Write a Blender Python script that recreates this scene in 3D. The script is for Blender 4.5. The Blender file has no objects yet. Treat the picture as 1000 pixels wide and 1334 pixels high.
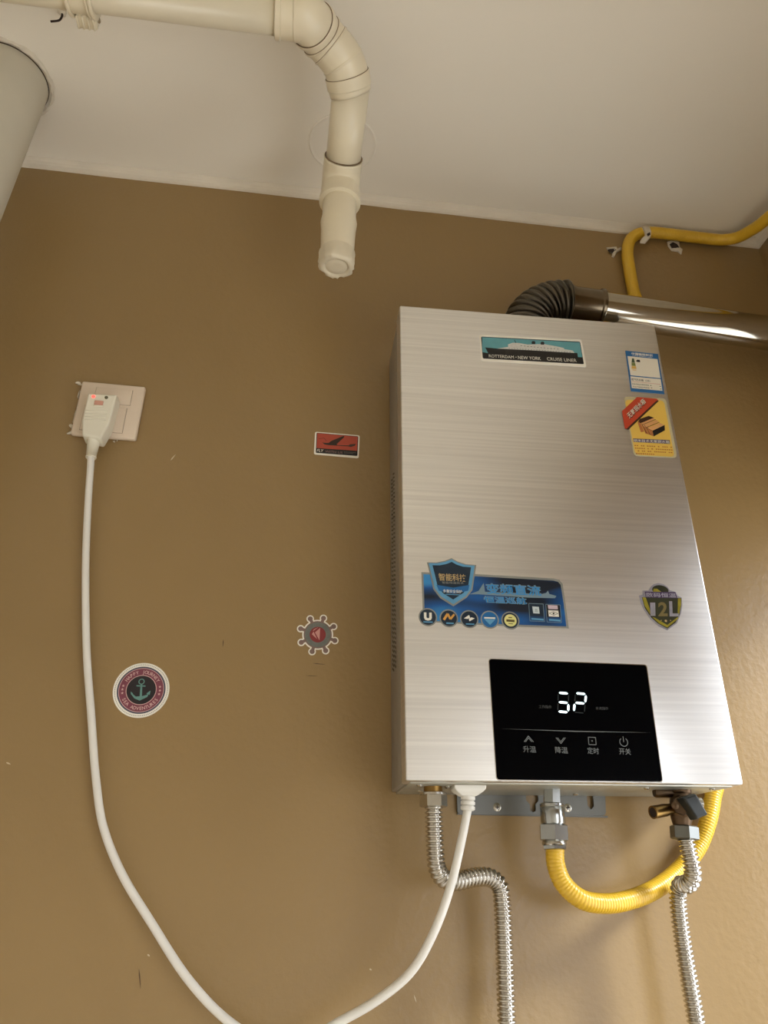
import bpy, bmesh, math, random
from mathutils import Vector, Matrix
random.seed(7)
scene = bpy.context.scene
COL = scene.collection
PI = math.pi

# ------------------------------------------------------------------ camera
CAM = Vector((0.0, -0.9395, 1.6))
PITCH, YAW, ROLL, FPX = 0.449, 0.1272, 0.0097, 1000.0
_f = Vector((math.sin(YAW) * math.cos(PITCH), math.cos(YAW) * math.cos(PITCH), math.sin(PITCH)))
_r0 = Vector((math.cos(YAW), -math.sin(YAW), 0.0))
_u0 = _r0.cross(_f)
_r = _r0 * math.cos(ROLL) + _u0 * math.sin(ROLL)
_u = -_r0 * math.sin(ROLL) + _u0 * math.cos(ROLL)
cam_data = bpy.data.cameras.new('camera')
cam_data.sensor_fit = 'HORIZONTAL'
cam_data.sensor_width = 36.0
cam_data.lens = 36.0 * FPX / 1000.0
cam_data.clip_start = 0.01
cam = bpy.data.objects.new('camera', cam_data)
COL.objects.link(cam)
M = Matrix.Identity(4)
for i in range(3):
    M[i][0], M[i][1], M[i][2], M[i][3] = _r[i], _u[i], -_f[i], CAM[i]
cam.matrix_world = M
scene.camera = cam

# ------------------------------------------------------------------ world, light, exposure
SKY_STRENGTH = 3.2
SUN_ENERGY = 2.6
EXPOSURE = 0.74
world = bpy.data.worlds.new('sky')
scene.world = world
world.use_nodes = True
_bg = world.node_tree.nodes['Background']
_bg.inputs['Color'].default_value = (0.95, 1.0, 1.09, 1)
_bg.inputs['Strength'].default_value = SKY_STRENGTH
sun_data = bpy.data.lights.new('sun', 'SUN')
sun_data.energy = SUN_ENERGY
sun_data.angle = math.radians(12)
sun_data.color = (0.95, 1.0, 1.05)
sun = bpy.data.objects.new('sun', sun_data)
COL.objects.link(sun)
sun.rotation_euler = Vector((-1.0, 0.55, -0.76)).to_track_quat('-Z', 'Y').to_euler()
portal_data = bpy.data.lights.new('window_portal', 'AREA')
portal_data.shape = 'RECTANGLE'
portal_data.size, portal_data.size_y = 1.25, 1.05
portal_data.cycles.is_portal = True
portal = bpy.data.objects.new('window_portal', portal_data)
COL.objects.link(portal)
portal2 = bpy.data.objects.new('window_portal', portal_data.copy())
portal2.data.cycles.is_portal = True
COL.objects.link(portal2)
scene.view_settings.view_transform = 'Standard'
scene.view_settings.look = 'None'
scene.view_settings.exposure = EXPOSURE
scene.view_settings.gamma = 1.0
scene.view_settings.use_curve_mapping = False

# ------------------------------------------------------------------ helpers
def ray(px, py):
    return _f + _r * ((px - 500.0) / FPX) - _u * ((py - 667.0) / FPX)

def at_y(px, py, y):            # where the sight line meets the plane y
    d = ray(px, py)
    return CAM + d * ((y - CAM.y) / d.y)

def at_z(px, py, z):
    d = ray(px, py)
    return CAM + d * ((z - CAM.z) / d.z)

def lin(c):
    c = c / 255.0
    return c / 12.92 if c <= 0.04045 else ((c + 0.055) / 1.055) ** 2.4

MATS = {}
def mat(name, rgb, rough=0.5, metal=0.0, var=0.06, vscale=12.0, bump=0.0, bscale=200.0, emit=0.0,
        spec=0.5, coat=0.0, stretch=None, detail=3.0):
    """procedural principled material: colour broken up by noise, optional fine relief"""
    if name in MATS:
        return MATS[name]
    m = bpy.data.materials.new(name)
    m.use_nodes = True
    nt = m.node_tree
    b = nt.nodes['Principled BSDF']
    col = tuple(lin(c) for c in rgb)
    tc = nt.nodes.new('ShaderNodeTexCoord')
    vec = tc.outputs['Object']
    if stretch:
        mp = nt.nodes.new('ShaderNodeMapping')
        mp.inputs['Scale'].default_value = stretch
        nt.links.new(vec, mp.inputs['Vector'])
        vec = mp.outputs['Vector']
    n = nt.nodes.new('ShaderNodeTexNoise')
    n.inputs['Scale'].default_value = vscale
    n.inputs['Detail'].default_value = detail
    nt.links.new(vec, n.inputs['Vector'])
    r = nt.nodes.new('ShaderNodeValToRGB')
    r.color_ramp.elements[0].position = 0.3
    r.color_ramp.elements[1].position = 0.7
    r.color_ramp.elements[0].color = tuple(max(0, c * (1 - var)) for c in col) + (1,)
    r.color_ramp.elements[1].color = tuple(min(1, c * (1 + var)) for c in col) + (1,)
    nt.links.new(n.outputs['Fac'], r.inputs['Fac'])
    nt.links.new(r.outputs['Color'], b.inputs['Base Color'])
    b.inputs['Roughness'].default_value = rough
    b.inputs['Metallic'].default_value = metal
    b.inputs['Specular IOR Level'].default_value = spec
    b.inputs['Coat Weight'].default_value = coat
    if bump > 0:
        n2 = nt.nodes.new('ShaderNodeTexNoise')
        n2.inputs['Scale'].default_value = bscale
        n2.inputs['Detail'].default_value = 2.0
        nt.links.new(vec, n2.inputs['Vector'])
        bp = nt.nodes.new('ShaderNodeBump')
        bp.inputs['Strength'].default_value = bump
        bp.inputs['Distance'].default_value = 0.001
        nt.links.new(n2.outputs['Fac'], bp.inputs['Height'])
        nt.links.new(bp.outputs['Normal'], b.inputs['Normal'])
    if emit > 0:
        b.inputs['Emission Color'].default_value = col + (1,)
        b.inputs['Emission Strength'].default_value = emit
    MATS[name] = m
    return m

def link(name, mesh, material=None, parent=None, loc=None):
    o = bpy.data.objects.new(name, mesh)
    COL.objects.link(o)
    if material is not None and not mesh.materials:
        mesh.materials.append(material)
    if parent is not None:
        o.parent = parent
    if loc is not None:
        o.location = loc
    return o

def mesh_of(name, verts, faces, smooth=False):
    me = bpy.data.meshes.new(name)
    me.from_pydata([tuple(v) for v in verts], [], faces)
    bm = bmesh.new(); bm.from_mesh(me)
    bmesh.ops.recalc_face_normals(bm, faces=bm.faces)
    bm.to_mesh(me); bm.free()
    if smooth:
        for p in me.polygons:
            p.use_smooth = True
    me.update()
    return me

def tag(o, label=None, cat=None, group=None, kind=None):
    if label: o['label'] = label
    if cat: o['category'] = cat
    if group: o['group'] = group
    if kind: o['kind'] = kind
    return o

def empty(name, loc=(0, 0, 0), rot=(0, 0, 0)):
    o = bpy.data.objects.new(name, None)
    o.empty_display_size = 0.02
    COL.objects.link(o)
    o.location = loc
    o.rotation_euler = rot
    return o

def box_mesh(name, lo, hi, bevel=0.0, seg=2, drop=None, smooth=True):
    bm = bmesh.new()
    bmesh.ops.create_cube(bm, size=1.0)
    lo, hi = Vector(lo), Vector(hi)
    for v in bm.verts:
        v.co = Vector((lo[i] + (v.co[i] + 0.5) * (hi[i] - lo[i]) for i in range(3)))
    if bevel > 0:
        bmesh.ops.bevel(bm, geom=list(bm.edges), offset=bevel, segments=seg, profile=0.5, affect='EDGES')
    if drop == 'back':
        ymax = max(v.co.y for v in bm.verts)
        bmesh.ops.delete(bm, geom=[f for f in bm.faces if all(v.co.y > ymax - 1e-5 for v in f.verts)], context='FACES')
    me = bpy.data.meshes.new(name)
    bm.to_mesh(me); bm.free()
    if smooth and bevel > 0:
        for p in me.polygons: p.use_smooth = True
        me.update()
        try: me.set_sharp_from_angle(angle=math.radians(50))
        except Exception: pass
    return me

def catmull(pts, n=16):
    pts = [Vector(p) for p in pts]
    out = []
    P = [pts[0] * 2 - pts[1]] + pts + [pts[-1] * 2 - pts[-2]]
    for i in range(1, len(P) - 2):
        p0, p1, p2, p3 = P[i - 1], P[i], P[i + 1], P[i + 2]
        t0 = 0.0
        t1 = t0 + max(1e-6, (p1 - p0).length ** 0.5)
        t2 = t1 + max(1e-6, (p2 - p1).length ** 0.5)
        t3 = t2 + max(1e-6, (p3 - p2).length ** 0.5)
        for k in range(n):
            t = t1 + (t2 - t1) * k / n
            A1 = p0 * ((t1 - t) / (t1 - t0)) + p1 * ((t - t0) / (t1 - t0))
            A2 = p1 * ((t2 - t) / (t2 - t1)) + p2 * ((t - t1) / (t2 - t1))
            A3 = p2 * ((t3 - t) / (t3 - t2)) + p3 * ((t - t2) / (t3 - t2))
            B1 = A1 * ((t2 - t) / (t2 - t0)) + A2 * ((t - t0) / (t2 - t0))
            B2 = A2 * ((t3 - t) / (t3 - t1)) + A3 * ((t - t1) / (t3 - t1))
            out.append(B1 * ((t2 - t) / (t2 - t1)) + B2 * ((t - t1) / (t2 - t1)))
    out.append(pts[-1])
    return out

def resample(pts, step):
    d = [0.0]
    for a, b in zip(pts, pts[1:]):
        d.append(d[-1] + (b - a).length)
    L = d[-1]
    n = max(2, int(round(L / step)))
    out, j = [], 0
    for i in range(n + 1):
        s = L * i / n
        while j < len(d) - 2 and d[j + 1] < s:
            j += 1
        t = (s - d[j]) / max(1e-9, d[j + 1] - d[j])
        out.append((pts[j].lerp(pts[j + 1], t), s))
    return out, L

def tube_mesh(name, pts, radius, seg=20, caps=True, smooth=True):
    """pts: list of Vector; radius: number or list, one for each point"""
    n = len(pts)
    rad = radius if isinstance(radius, (list, tuple)) else [radius] * n
    tans = []
    for i in range(n):
        a, b = pts[max(0, i - 1)], pts[min(n - 1, i + 1)]
        t = (b - a)
        tans.append(t.normalized() if t.length > 1e-9 else (tans[-1] if tans else Vector((0, 0, 1))))
    t = tans[0]
    up = Vector((0, 0, 1)) if abs(t.z) < 0.9 else Vector((1, 0, 0))
    nrm = t.cross(up).normalized()
    verts, faces = [], []
    for i in range(n):
        t = tans[i]
        nrm = (nrm - t * nrm.dot(t)).normalized()
        b = t.cross(nrm)
        for k in range(seg):
            a = 2 * PI * k / seg
            verts.append(pts[i] + (nrm * math.cos(a) + b * math.sin(a)) * rad[i])
    for i in range(n - 1):
        for k in range(seg):
            k2 = (k + 1) % seg
            faces.append((i * seg + k, i * seg + k2, (i + 1) * seg + k2, (i + 1) * seg + k))
    if caps:
        faces.append(tuple(range(seg - 1, -1, -1)))
        faces.append(tuple((n - 1) * seg + k for k in range(seg)))
    me = mesh_of(name, verts, faces, smooth)
    if smooth and caps:
        me.polygons[-1].use_smooth = False
        me.polygons[-2].use_smooth = False
    return me

def profile_tube(name, a, b, prof, seg=32, caps=True):
    """lathe along the axis a->b; prof = [(t along in metres from a, radius)]"""
    a, b = Vector(a), Vector(b)
    ax = (b - a).normalized()
    up = Vector((0, 0, 1)) if abs(ax.z) < 0.9 else Vector((1, 0, 0))
    n = ax.cross(up).normalized(); m = ax.cross(n)
    verts, faces = [], []
    for (s, r) in prof:
        for k in range(seg):
            an = 2 * PI * k / seg
            verts.append(a + ax * s + (n * math.cos(an) + m * math.sin(an)) * max(r, 1e-5))
    for i in range(len(prof) - 1):
        for k in range(seg):
            k2 = (k + 1) % seg
            faces.append((i * seg + k, i * seg + k2, (i + 1) * seg + k2, (i + 1) * seg + k))
    if caps:
        faces.append(tuple(range(seg - 1, -1, -1)))
        faces.append(tuple((len(prof) - 1) * seg + k for k in range(seg)))
    me = mesh_of(name, verts, faces, True)
    try: me.set_sharp_from_angle(angle=math.radians(35))
    except Exception: pass
    return me

def hex_mesh(name, a, b, r, rot=0.0, bev=0.0012):
    """hexagon nut along a->b with chamfered ends"""
    a, b = Vector(a), Vector(b)
    ax = (b - a).normalized(); L = (b - a).length
    up = Vector((0, -1, 0)) if abs(ax.y) < 0.9 else Vector((1, 0, 0))
    n = (up - ax * up.dot(ax)).normalized(); m = ax.cross(n)
    verts, faces = [], []
    prof = [(0, r * 0.86), (bev, r), (L - bev, r), (L, r * 0.86)]
    for (s, rr) in prof:
        for k in range(6):
            an = rot + PI / 3 * k
            verts.append(a + ax * s + (n * math.cos(an) + m * math.sin(an)) * rr)
    for i in range(3):
        for k in range(6):
            k2 = (k + 1) % 6
            faces.append((i * 6 + k, i * 6 + k2, (i + 1) * 6 + k2, (i + 1) * 6 + k))
    faces.append(tuple(range(5, -1, -1)))
    faces.append(tuple(18 + k for k in range(6)))
    return mesh_of(name, verts, faces)

def corrugated(name, ctrl, r, amp, pitch, seg=20, per=7, sharp=True):
    pts = catmull(ctrl, 24)
    rs, L = resample(pts, pitch / per)
    P = [p for p, s in rs]
    if sharp:
        R = [r + amp * (2 * abs(math.sin(PI * s / pitch)) - 1) for p, s in rs]
    else:
        R = [r + amp * math.cos(2 * PI * s / pitch) for p, s in rs]
    return tube_mesh(name, P, R, seg)

def join_meshes(name, meshes, smooth=None):
    bm = bmesh.new()
    for m in meshes:
        bm.from_mesh(m)
    me = bpy.data.meshes.new(name)
    bm.to_mesh(me); bm.free()
    return me

# ---- flat printed work on a plane: u to the right, v up, facing out
class Plane:
    def __init__(self, o, ux, uv, out, place):
        self.o, self.ux, self.uv, self.out, self.place = o, ux, uv, out, place
    def hit(self, px, py):
        d = ray(px, py)
        t = (self.o - CAM).dot(self.out) / d.dot(self.out)
        q = CAM + d * t - self.o
        return Vector((q.dot(self.ux), q.dot(self.uv)))
    def pt(self, q, off):
        return self.place(q, off)

def flat(pl, name, loop, material, k, parent, thick=0.0):
    """polygon on a plane, at layer k (0.12 mm a layer); thick gives it a rim"""
    off = 0.00035 + 0.00012 * k
    n = len(loop)
    front = [pl.pt(q, off) for q in loop]
    if thick > 0:
        back = [pl.pt(q, off - thick) for q in loop]
        faces = [tuple(range(n))] + [(i, i + n, (i + 1) % n + n, (i + 1) % n) for i in range(n)]
        me = mesh_of(name, front + back, faces)
    else:
        me = mesh_of(name, front, [tuple(range(n))])
    return link(name, me, material, parent)

def many(pl, name, loops, material, k, parent):
    off = 0.00035 + 0.00012 * k
    V, F = [], []
    for L in loops:
        b = len(V)
        V += [pl.pt(q, off) for q in L]
        F.append(tuple(range(b, b + len(L))))
    return link(name, mesh_of(name, V, F), material, parent)

def rounded(loop, r, n=5):
    out = []
    m = len(loop)
    for i in range(m):
        p, a, b = loop[i], loop[i - 1], loop[(i + 1) % m]
        da, db = (a - p), (b - p)
        rr = min(r, da.length * 0.45, db.length * 0.45)
        A, B = p + da.normalized() * rr, p + db.normalized() * rr
        for k in range(n + 1):
            t = k / n
            out.append(A * (1 - t) ** 2 + p * 2 * t * (1 - t) + B * t ** 2)
    return out

def circle(c, r, n=48, r2=None):
    return [Vector((c[0] + r * math.cos(2 * PI * i / n), c[1] + (r2 or r) * math.sin(2 * PI * i / n))) for i in range(n)]

def ring_loops(c, r0, r1, n=48):
    out = []
    for i in range(n):
        a, b = 2 * PI * i / n, 2 * PI * (i + 1) / n
        out.append([Vector((c[0] + r * math.cos(t), c[1] + r * math.sin(t))) for r, t in ((r0, a), (r1, a), (r1, b), (r0, b))])
    return out

def bar(a, b, w):
    d = (b - a).normalized(); n = Vector((-d.y, d.x)) * w * 0.5
    return [a - n, b - n, b + n, a + n]

def glyphs(body, bold=0.0, shear=0.0):
    cu = bpy.data.curves.new('lettering', 'FONT')
    cu.body = body; cu.size = 1.0; cu.offset = bold; cu.shear = shear
    cu.resolution_u = 3
    ob = bpy.data.objects.new('lettering', cu)
    COL.objects.link(ob)
    me = bpy.data.meshes.new_from_object(ob)
    V = [Vector((v.co.x, v.co.y)) for v in me.vertices]
    F = [tuple(p.vertices) for p in me.polygons]
    bpy.data.objects.remove(ob); bpy.data.curves.remove(cu); bpy.data.meshes.remove(me)
    return V, F

def text(pl, body, L, R, top, material, k, parent, bold=0.0, shear=0.0, name='lettering'):
    """lettering whose box runs from L to R along its foot and reaches up to the point top (plane coordinates)"""
    V, F = glyphs(body, bold, shear)
    x0, x1 = min(v.x for v in V), max(v.x for v in V)
    y0, y1 = min(v.y for v in V), max(v.y for v in V)
    off = 0.00035 + 0.00012 * k
    e, h = R - L, top - L
    P = [pl.pt(L + e * ((v.x - x0) / (x1 - x0)) + h * ((v.y - y0) / (y1 - y0)), off) for v in V]
    me = bpy.data.meshes.new(name)
    me.from_pydata([tuple(p) for p in P], [], F)
    me.update()
    return link(name, me, material, parent)

# ------------------------------------------------------------------ materials
def wall_material():
    m = mat('wall_paint', (150, 123, 80), 0.34, 0, 0.05, 3.0, spec=0.5)
    nt = m.node_tree; b = nt.nodes['Principled BSDF']
    tc = nt.nodes.new('ShaderNodeTexCoord')
    n1 = nt.nodes.new('ShaderNodeTexNoise'); n1.inputs['Scale'].default_value = 130; n1.inputs['Detail'].default_value = 3
    n2 = nt.nodes.new('ShaderNodeTexNoise'); n2.inputs['Scale'].default_value = 9; n2.inputs['Detail'].default_value = 2
    nt.links.new(tc.outputs['Object'], n1.inputs['Vector']); nt.links.new(tc.outputs['Object'], n2.inputs['Vector'])
    b1 = nt.nodes.new('ShaderNodeBump'); b1.inputs['Strength'].default_value = 0.34; b1.inputs['Distance'].default_value = 0.0015
    b2 = nt.nodes.new('ShaderNodeBump'); b2.inputs['Strength'].default_value = 0.12; b2.inputs['Distance'].default_value = 0.01
    nt.links.new(n1.outputs['Fac'], b1.inputs['Height']); nt.links.new(n2.outputs['Fac'], b2.inputs['Height'])
    nt.links.new(b2.outputs['Normal'], b1.inputs['Normal']); nt.links.new(b1.outputs['Normal'], b.inputs['Normal'])
    return m
M_wall = wall_material()
M_white_wall = mat('white_paint', (226, 219, 206), 0.7, 0, 0.03, 2.0, 0.15, 60)
M_ceiling = mat('ceiling_paint', (238, 230, 214), 0.75, 0, 0.03, 1.5, 0.2, 45)
M_trim = mat('cove_paint', (226, 216, 198), 0.6, 0, 0.05, 20, 0.35, 60)
M_floor = mat('floor_tile', (192, 182, 164), 0.4, 0, 0.08, 4)
M_pvc = mat('white_pvc', (226, 214, 186), 0.32, 0, 0.04, 14, 0.06, 90, coat=0.15)
M_pvc_old = mat('aged_pvc', (212, 200, 174), 0.45, 0, 0.10, 25, 0.2, 70)
M_glue = mat('dried_glue', (120, 98, 70), 0.6, 0, 0.2, 60)
M_putty = mat('white_putty', (214, 204, 186), 0.85, 0, 0.08, 60, 0.6, 160)
M_stack = mat('painted_riser', (196, 188, 168), 0.55, 0, 0.05, 8, 0.25, 40)
M_crack = mat('dark_crack', (70, 58, 44), 0.9, 0, 0.2, 60)  # brown crack line where the riser meets the ceiling
M_mortar = mat('dark_hole', (48, 34, 26), 0.9, 0, 0.3, 90, 0.5, 200)
M_plastic = mat('ivory_plastic', (226, 208, 186), 0.38, 0, 0.02, 20)
M_plug = mat('white_plug_plastic', (232, 226, 206), 0.35, 0, 0.02, 20)
M_cable = mat('white_cable', (232, 228, 218), 0.4, 0, 0.03, 30)
M_red_led = mat('red_led', (255, 70, 60), 0.3, 0, 0.02, 20, emit=1.6)
M_grey_dot = mat('grey_button', (110, 104, 78), 0.4)
M_pink = mat('pink_button', (205, 150, 130), 0.4)
M_black = mat('black_print', (18, 17, 18), 0.4, 0, 0.1)
M_glass = mat('black_glass', (4, 4, 5), 0.22, 0, 0.1, 5, spec=0.04)
M_seg_on = mat('lit_segment', (226, 250, 255), 0.4, 0, 0.01, emit=1.5)
M_seg_off = mat('unlit_segment', (26, 34, 36), 0.4)
M_icon = mat('grey_icon_print', (120, 124, 124), 0.5)
M_icon_dim = mat('dim_icon_print', (70, 72, 72), 0.5)
M_rim = mat('bright_steel_edge', (225, 225, 222), 0.22, 1.0, 0.04)
M_white_print = mat('white_print', (232, 228, 214), 0.4, 0, 0.02)
M_chrome = mat('chrome_fitting', (168, 170, 168), 0.2, 1.0, 0.05, 60)
M_nickel = mat('nickel_nut', (190, 186, 176), 0.24, 1.0, 0.06, 60)
M_nut_dark = mat('dull_steel_nut', (120, 122, 118), 0.34, 1.0, 0.06, 60)
M_brass = mat('brass_thread', (150, 118, 66), 0.35, 1.0, 0.1, 60)
M_old_brass = mat('tarnished_brass', (98, 80, 62), 0.4, 1.0, 0.15, 60)
M_hose = mat('corrugated_steel', (206, 202, 194), 0.2, 1.0, 0.05, 80)
M_yellow = mat('yellow_gas_hose', (222, 178, 44), 0.32, 0, 0.05, 30, coat=0.2)
M_bracket = mat('grey_bracket_steel', (118, 118, 114), 0.5, 0.5, 0.04, 20)
M_flue = mat('flue_stainless', (190, 184, 170), 0.09, 1.0, 0.07, 30, stretch=(1, 6, 6))
M_flue_elbow = mat('flue_elbow_metal', (92, 86, 76), 0.3, 0.9, 0.12, 25)
M_flue_dark = mat('darkened_flue', (120, 108, 90), 0.22, 1.0, 0.15, 30)  # sleeve metal, darker than the straight pipe
M_handle = mat('black_handle', (38, 42, 42), 0.45, 0, 0.05)

def brushed():
    m = bpy.data.materials.new('brushed_steel')
    m.use_nodes = True
    nt = m.node_tree; b = nt.nodes['Principled BSDF']
    tc = nt.nodes.new('ShaderNodeTexCoord')
    mp = nt.nodes.new('ShaderNodeMapping'); mp.inputs['Scale'].default_value = (3.5, 3.5, 420)
    nt.links.new(tc.outputs['Object'], mp.inputs['Vector'])
    n = nt.nodes.new('ShaderNodeTexNoise'); n.inputs['Scale'].default_value = 1.0; n.inputs['Detail'].default_value = 5
    nt.links.new(mp.outputs['Vector'], n.inputs['Vector'])
    r = nt.nodes.new('ShaderNodeValToRGB')
    r.color_ramp.elements[0].position, r.color_ramp.elements[1].position = 0.3, 0.72
    r.color_ramp.elements[0].color = (0.76, 0.755, 0.745, 1)
    r.color_ramp.elements[1].color = (0.88, 0.875, 0.86, 1)
    nt.links.new(n.outputs['Fac'], r.inputs['Fac']); nt.links.new(r.outputs['Color'], b.inputs['Base Color'])
    b.inputs['Metallic'].default_value = 0.92
    b.inputs['Roughness'].default_value = 0.34
    b.inputs['Specular IOR Level'].default_value = 0.3
    bp = nt.nodes.new('ShaderNodeBump'); bp.inputs['Strength'].default_value = 0.05; bp.inputs['Distance'].default_value = 0.0005
    nt.links.new(n.outputs['Fac'], bp.inputs['Height']); nt.links.new(bp.outputs['Normal'], b.inputs['Normal'])
    return m
M_brushed = brushed()
M_case = mat('grey_steel_case', (166, 162, 154), 0.4, 0.6, 0.03, 10)
M_under = mat('galvanised_underside', (186, 186, 176), 0.4, 0.7, 0.06, 14)
M_vent = mat('dark_vent_slot', (104, 95, 80), 0.7)

# ------------------------------------------------------------------ the room
ZC = 2.6421          # ceiling
COVE = 0.014         # ceiling paint carried down the wall
XR = 0.793           # right wall
XL, YF = -1.35, -2.6
WY0, WY1, WZ0, WZ1 = -0.47, -0.05, 1.02, 2.13   # window opening in the right wall, next to the corner
VY0, VY1, VZ0, VZ1 = -2.50, -0.75, 0.12, 1.74    # unseen opening added further back, kept low to shape the daylight
TH = 0.16

def struct(name, me, m):
    return tag(link(name, me, m), kind='structure')

struct('wall_back', box_mesh('wall_back', (XL - .2, 0, 0), (XR + TH, .12, ZC)), M_wall)
struct('wall_left', box_mesh('wall_left', (XL - .12, YF, 0), (XL, 0, ZC)), M_white_wall)
struct('wall_front', box_mesh('wall_front', (XL - .12, YF - .12, 0), (XR + TH, YF, ZC)), M_white_wall)
struct('ceiling', box_mesh('ceiling', (XL - .2, YF - .12, ZC), (XR + TH, .12, ZC + .12)), M_ceiling)
struct('floor', box_mesh('floor', (XL - .2, YF - .12, -.1), (XR + TH, .12, 0)), M_floor)
def wr_(y0, y1, z0, z1): return box_mesh('w', (XR, y0, z0), (XR + TH, y1, z1))
wr = [wr_(YF, 0, WZ1, ZC), wr_(WY1, 0, 0, WZ1), wr_(WY0, WY1, 0, WZ0), wr_(VY1, WY0, 0, WZ1), wr_(VY0, VY1, 0, VZ0), wr_(VY0, VY1, VZ1, WZ1), wr_(YF, VY0, 0, WZ1)]
struct('wall_right', join_meshes('wall_right', wr), M_wall)
# cove strips of ceiling paint along the back and the right wall
def cove(name, a, b, inward):
    a, b, inward = Vector(a), Vector(b), Vector(inward)
    prof = [(0.0, -COVE), (0.0035, -COVE + .0008), (0.0045, -COVE * .55), (0.007, -COVE * .25), (0.012, -0.001), (0.012, 0.004), (0, 0.004)]
    n = 30
    V, F = [], []
    for i in range(n + 1):
        p = a.lerp(b, i / n)
        j = random.uniform(-.0006, .0006)
        for (d, z) in prof:
            V.append(p + inward * d + Vector((0, 0, z + (j if z < -.01 else 0))))
    m = len(prof)
    for i in range(n):
        for k in range(m):
            k2 = (k + 1) % m
            F.append((i * m + k, i * m + k2, (i + 1) * m + k2, (i + 1) * m + k))
    F.append(tuple(range(m))); F.append(tuple(n * m + k for k in range(m)))
    return struct(name, mesh_of(name, V, F), M_trim)
cove('trim_1', (XL, 0, ZC), (XR, 0, ZC), (0, -1, 0))
cove('trim_2', (XR, 0, ZC), (XR, YF, ZC), (-1, 0, 0))
# frames of the corner opening and the added low one, out of frame
for n_, (a_, b_, c_, d_, po) in enumerate(((WY0, WY1, WZ0, WZ1, portal), (VY0, VY1, VZ0, VZ1, portal2))):
    fw = []
    for (y0, y1, z0, z1) in ((a_, a_ + .035, c_, d_), (b_ - .03, b_, c_, d_), (a_, b_, c_, c_ + .05), (a_, b_, d_ - .03, d_)):
        fw.append(box_mesh('f', (XR + .07, y0, z0), (XR + .12, y1, z1), .004))
    struct('window_%d' % (n_ + 1), join_meshes('window', fw), mat('window_frame_white', (225, 225, 222), 0.4))
    po.location = (XR + TH + .01, (a_ + b_) / 2, (c_ + d_) / 2)
    po.rotation_euler = (0, math.radians(90), 0)
    po.data.size, po.data.size_y = d_ - c_, b_ - a_
struct('ground_outside', box_mesh('ground_outside', (-60, -60, -6.2), (60, 60, -6)), mat('pale_ground', (196, 192, 184), 0.9))

def wall_plane(centre, off0=0.0):
    """plane on the back wall with its origin at centre; places points relative to it"""
    o = Vector((centre.x, 0.0, centre.z))
    return Plane(o, Vector((1, 0, 0)), Vector((0, 0, 1)), Vector((0, -1, 0)), lambda q, off: Vector((q.x, -off, q.y)))

# ------------------------------------------------------------------ water heater
HW, HH, HD = 0.3642, 0.6168, 0.1265
heater = empty('water_heater', (0.30995, -0.001, 1.6949), (0, 0, 0))
HROT = Matrix.Rotation(-0.0103, 4, 'Y') @ Matrix.Rotation(-0.0161, 4, 'Z')
# turn about the middle of the case, as it hangs
_c = Vector((0, 0, HH / 2))
HM = Matrix.Translation(Vector((0.30995, -0.003, 1.6949)) + _c) @ HROT @ Matrix.Translation(-_c)
heater.matrix_world = HM
tag(heater, 'silver brushed steel gas water heater with black touch display hanging on the wall', 'water heater')
hx = HM.to_3x3()
FRONT = Plane(HM @ Vector((0, -HD, 0)), hx @ Vector((1, 0, 0)), hx @ Vector((0, 0, 1)), hx @ Vector((0, -1, 0)),
              lambda q, off: Vector((q.x, -HD - off, q.y)))
me = box_mesh('front_cover', (-HW / 2, -HD, 0), (HW / 2, -HD + .034, HH), 0.0022, 3, drop=None)
link('front_cover', me, M_brushed, heater)
link('case', box_mesh('case', (-HW / 2 + .0012, -HD + .0335, .0015), (HW / 2 - .0012, -.001, HH - .0015), .001, 1, drop='back'), M_case, heater)
up = link('bottom_plate', box_mesh('bottom_plate', (-HW / 2 + .006, -HD + .012, -.0012), (HW / 2 - .006, -.004, .002), .0006, 1), M_under, heater)
for (x, y) in ((-.165, -.106), (-.155, -.05), (-.147, -.075), (-.115, -.06), (.03, -.03), (.085, -.10), (.16, -.1)):
    link('screw', profile_tube('screw', (x, y, .0), (x, y, -.004), [(0, .0032), (.0022, .0032), (.0032, .002)], 14), M_nickel, up)
# louvre slots pressed in the left side: two columns of slanting slots
sl = []
for i in range(46):
    z = .135 + i * .0058
    for (ya, yb) in ((-.050, -.036), (-.032, -.018)):
        x = -HW / 2 + .0012
        V = []
        for dx in (-.0006, .0006):
            V += [(x + dx, ya, z), (x + dx, yb, z + .006), (x + dx, yb, z + .0085), (x + dx, ya, z + .0025)]
        sl.append(mesh_of('s', V, [(0, 1, 2, 3), (4, 5, 6, 7), (0, 1, 5, 4), (1, 2, 6, 5), (2, 3, 7, 6), (3, 0, 4, 7)]))
tag(link('vent_louver', join_meshes('vent_louver', sl), M_vent, heater), kind='stuff')

H = FRONT.hit
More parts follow.
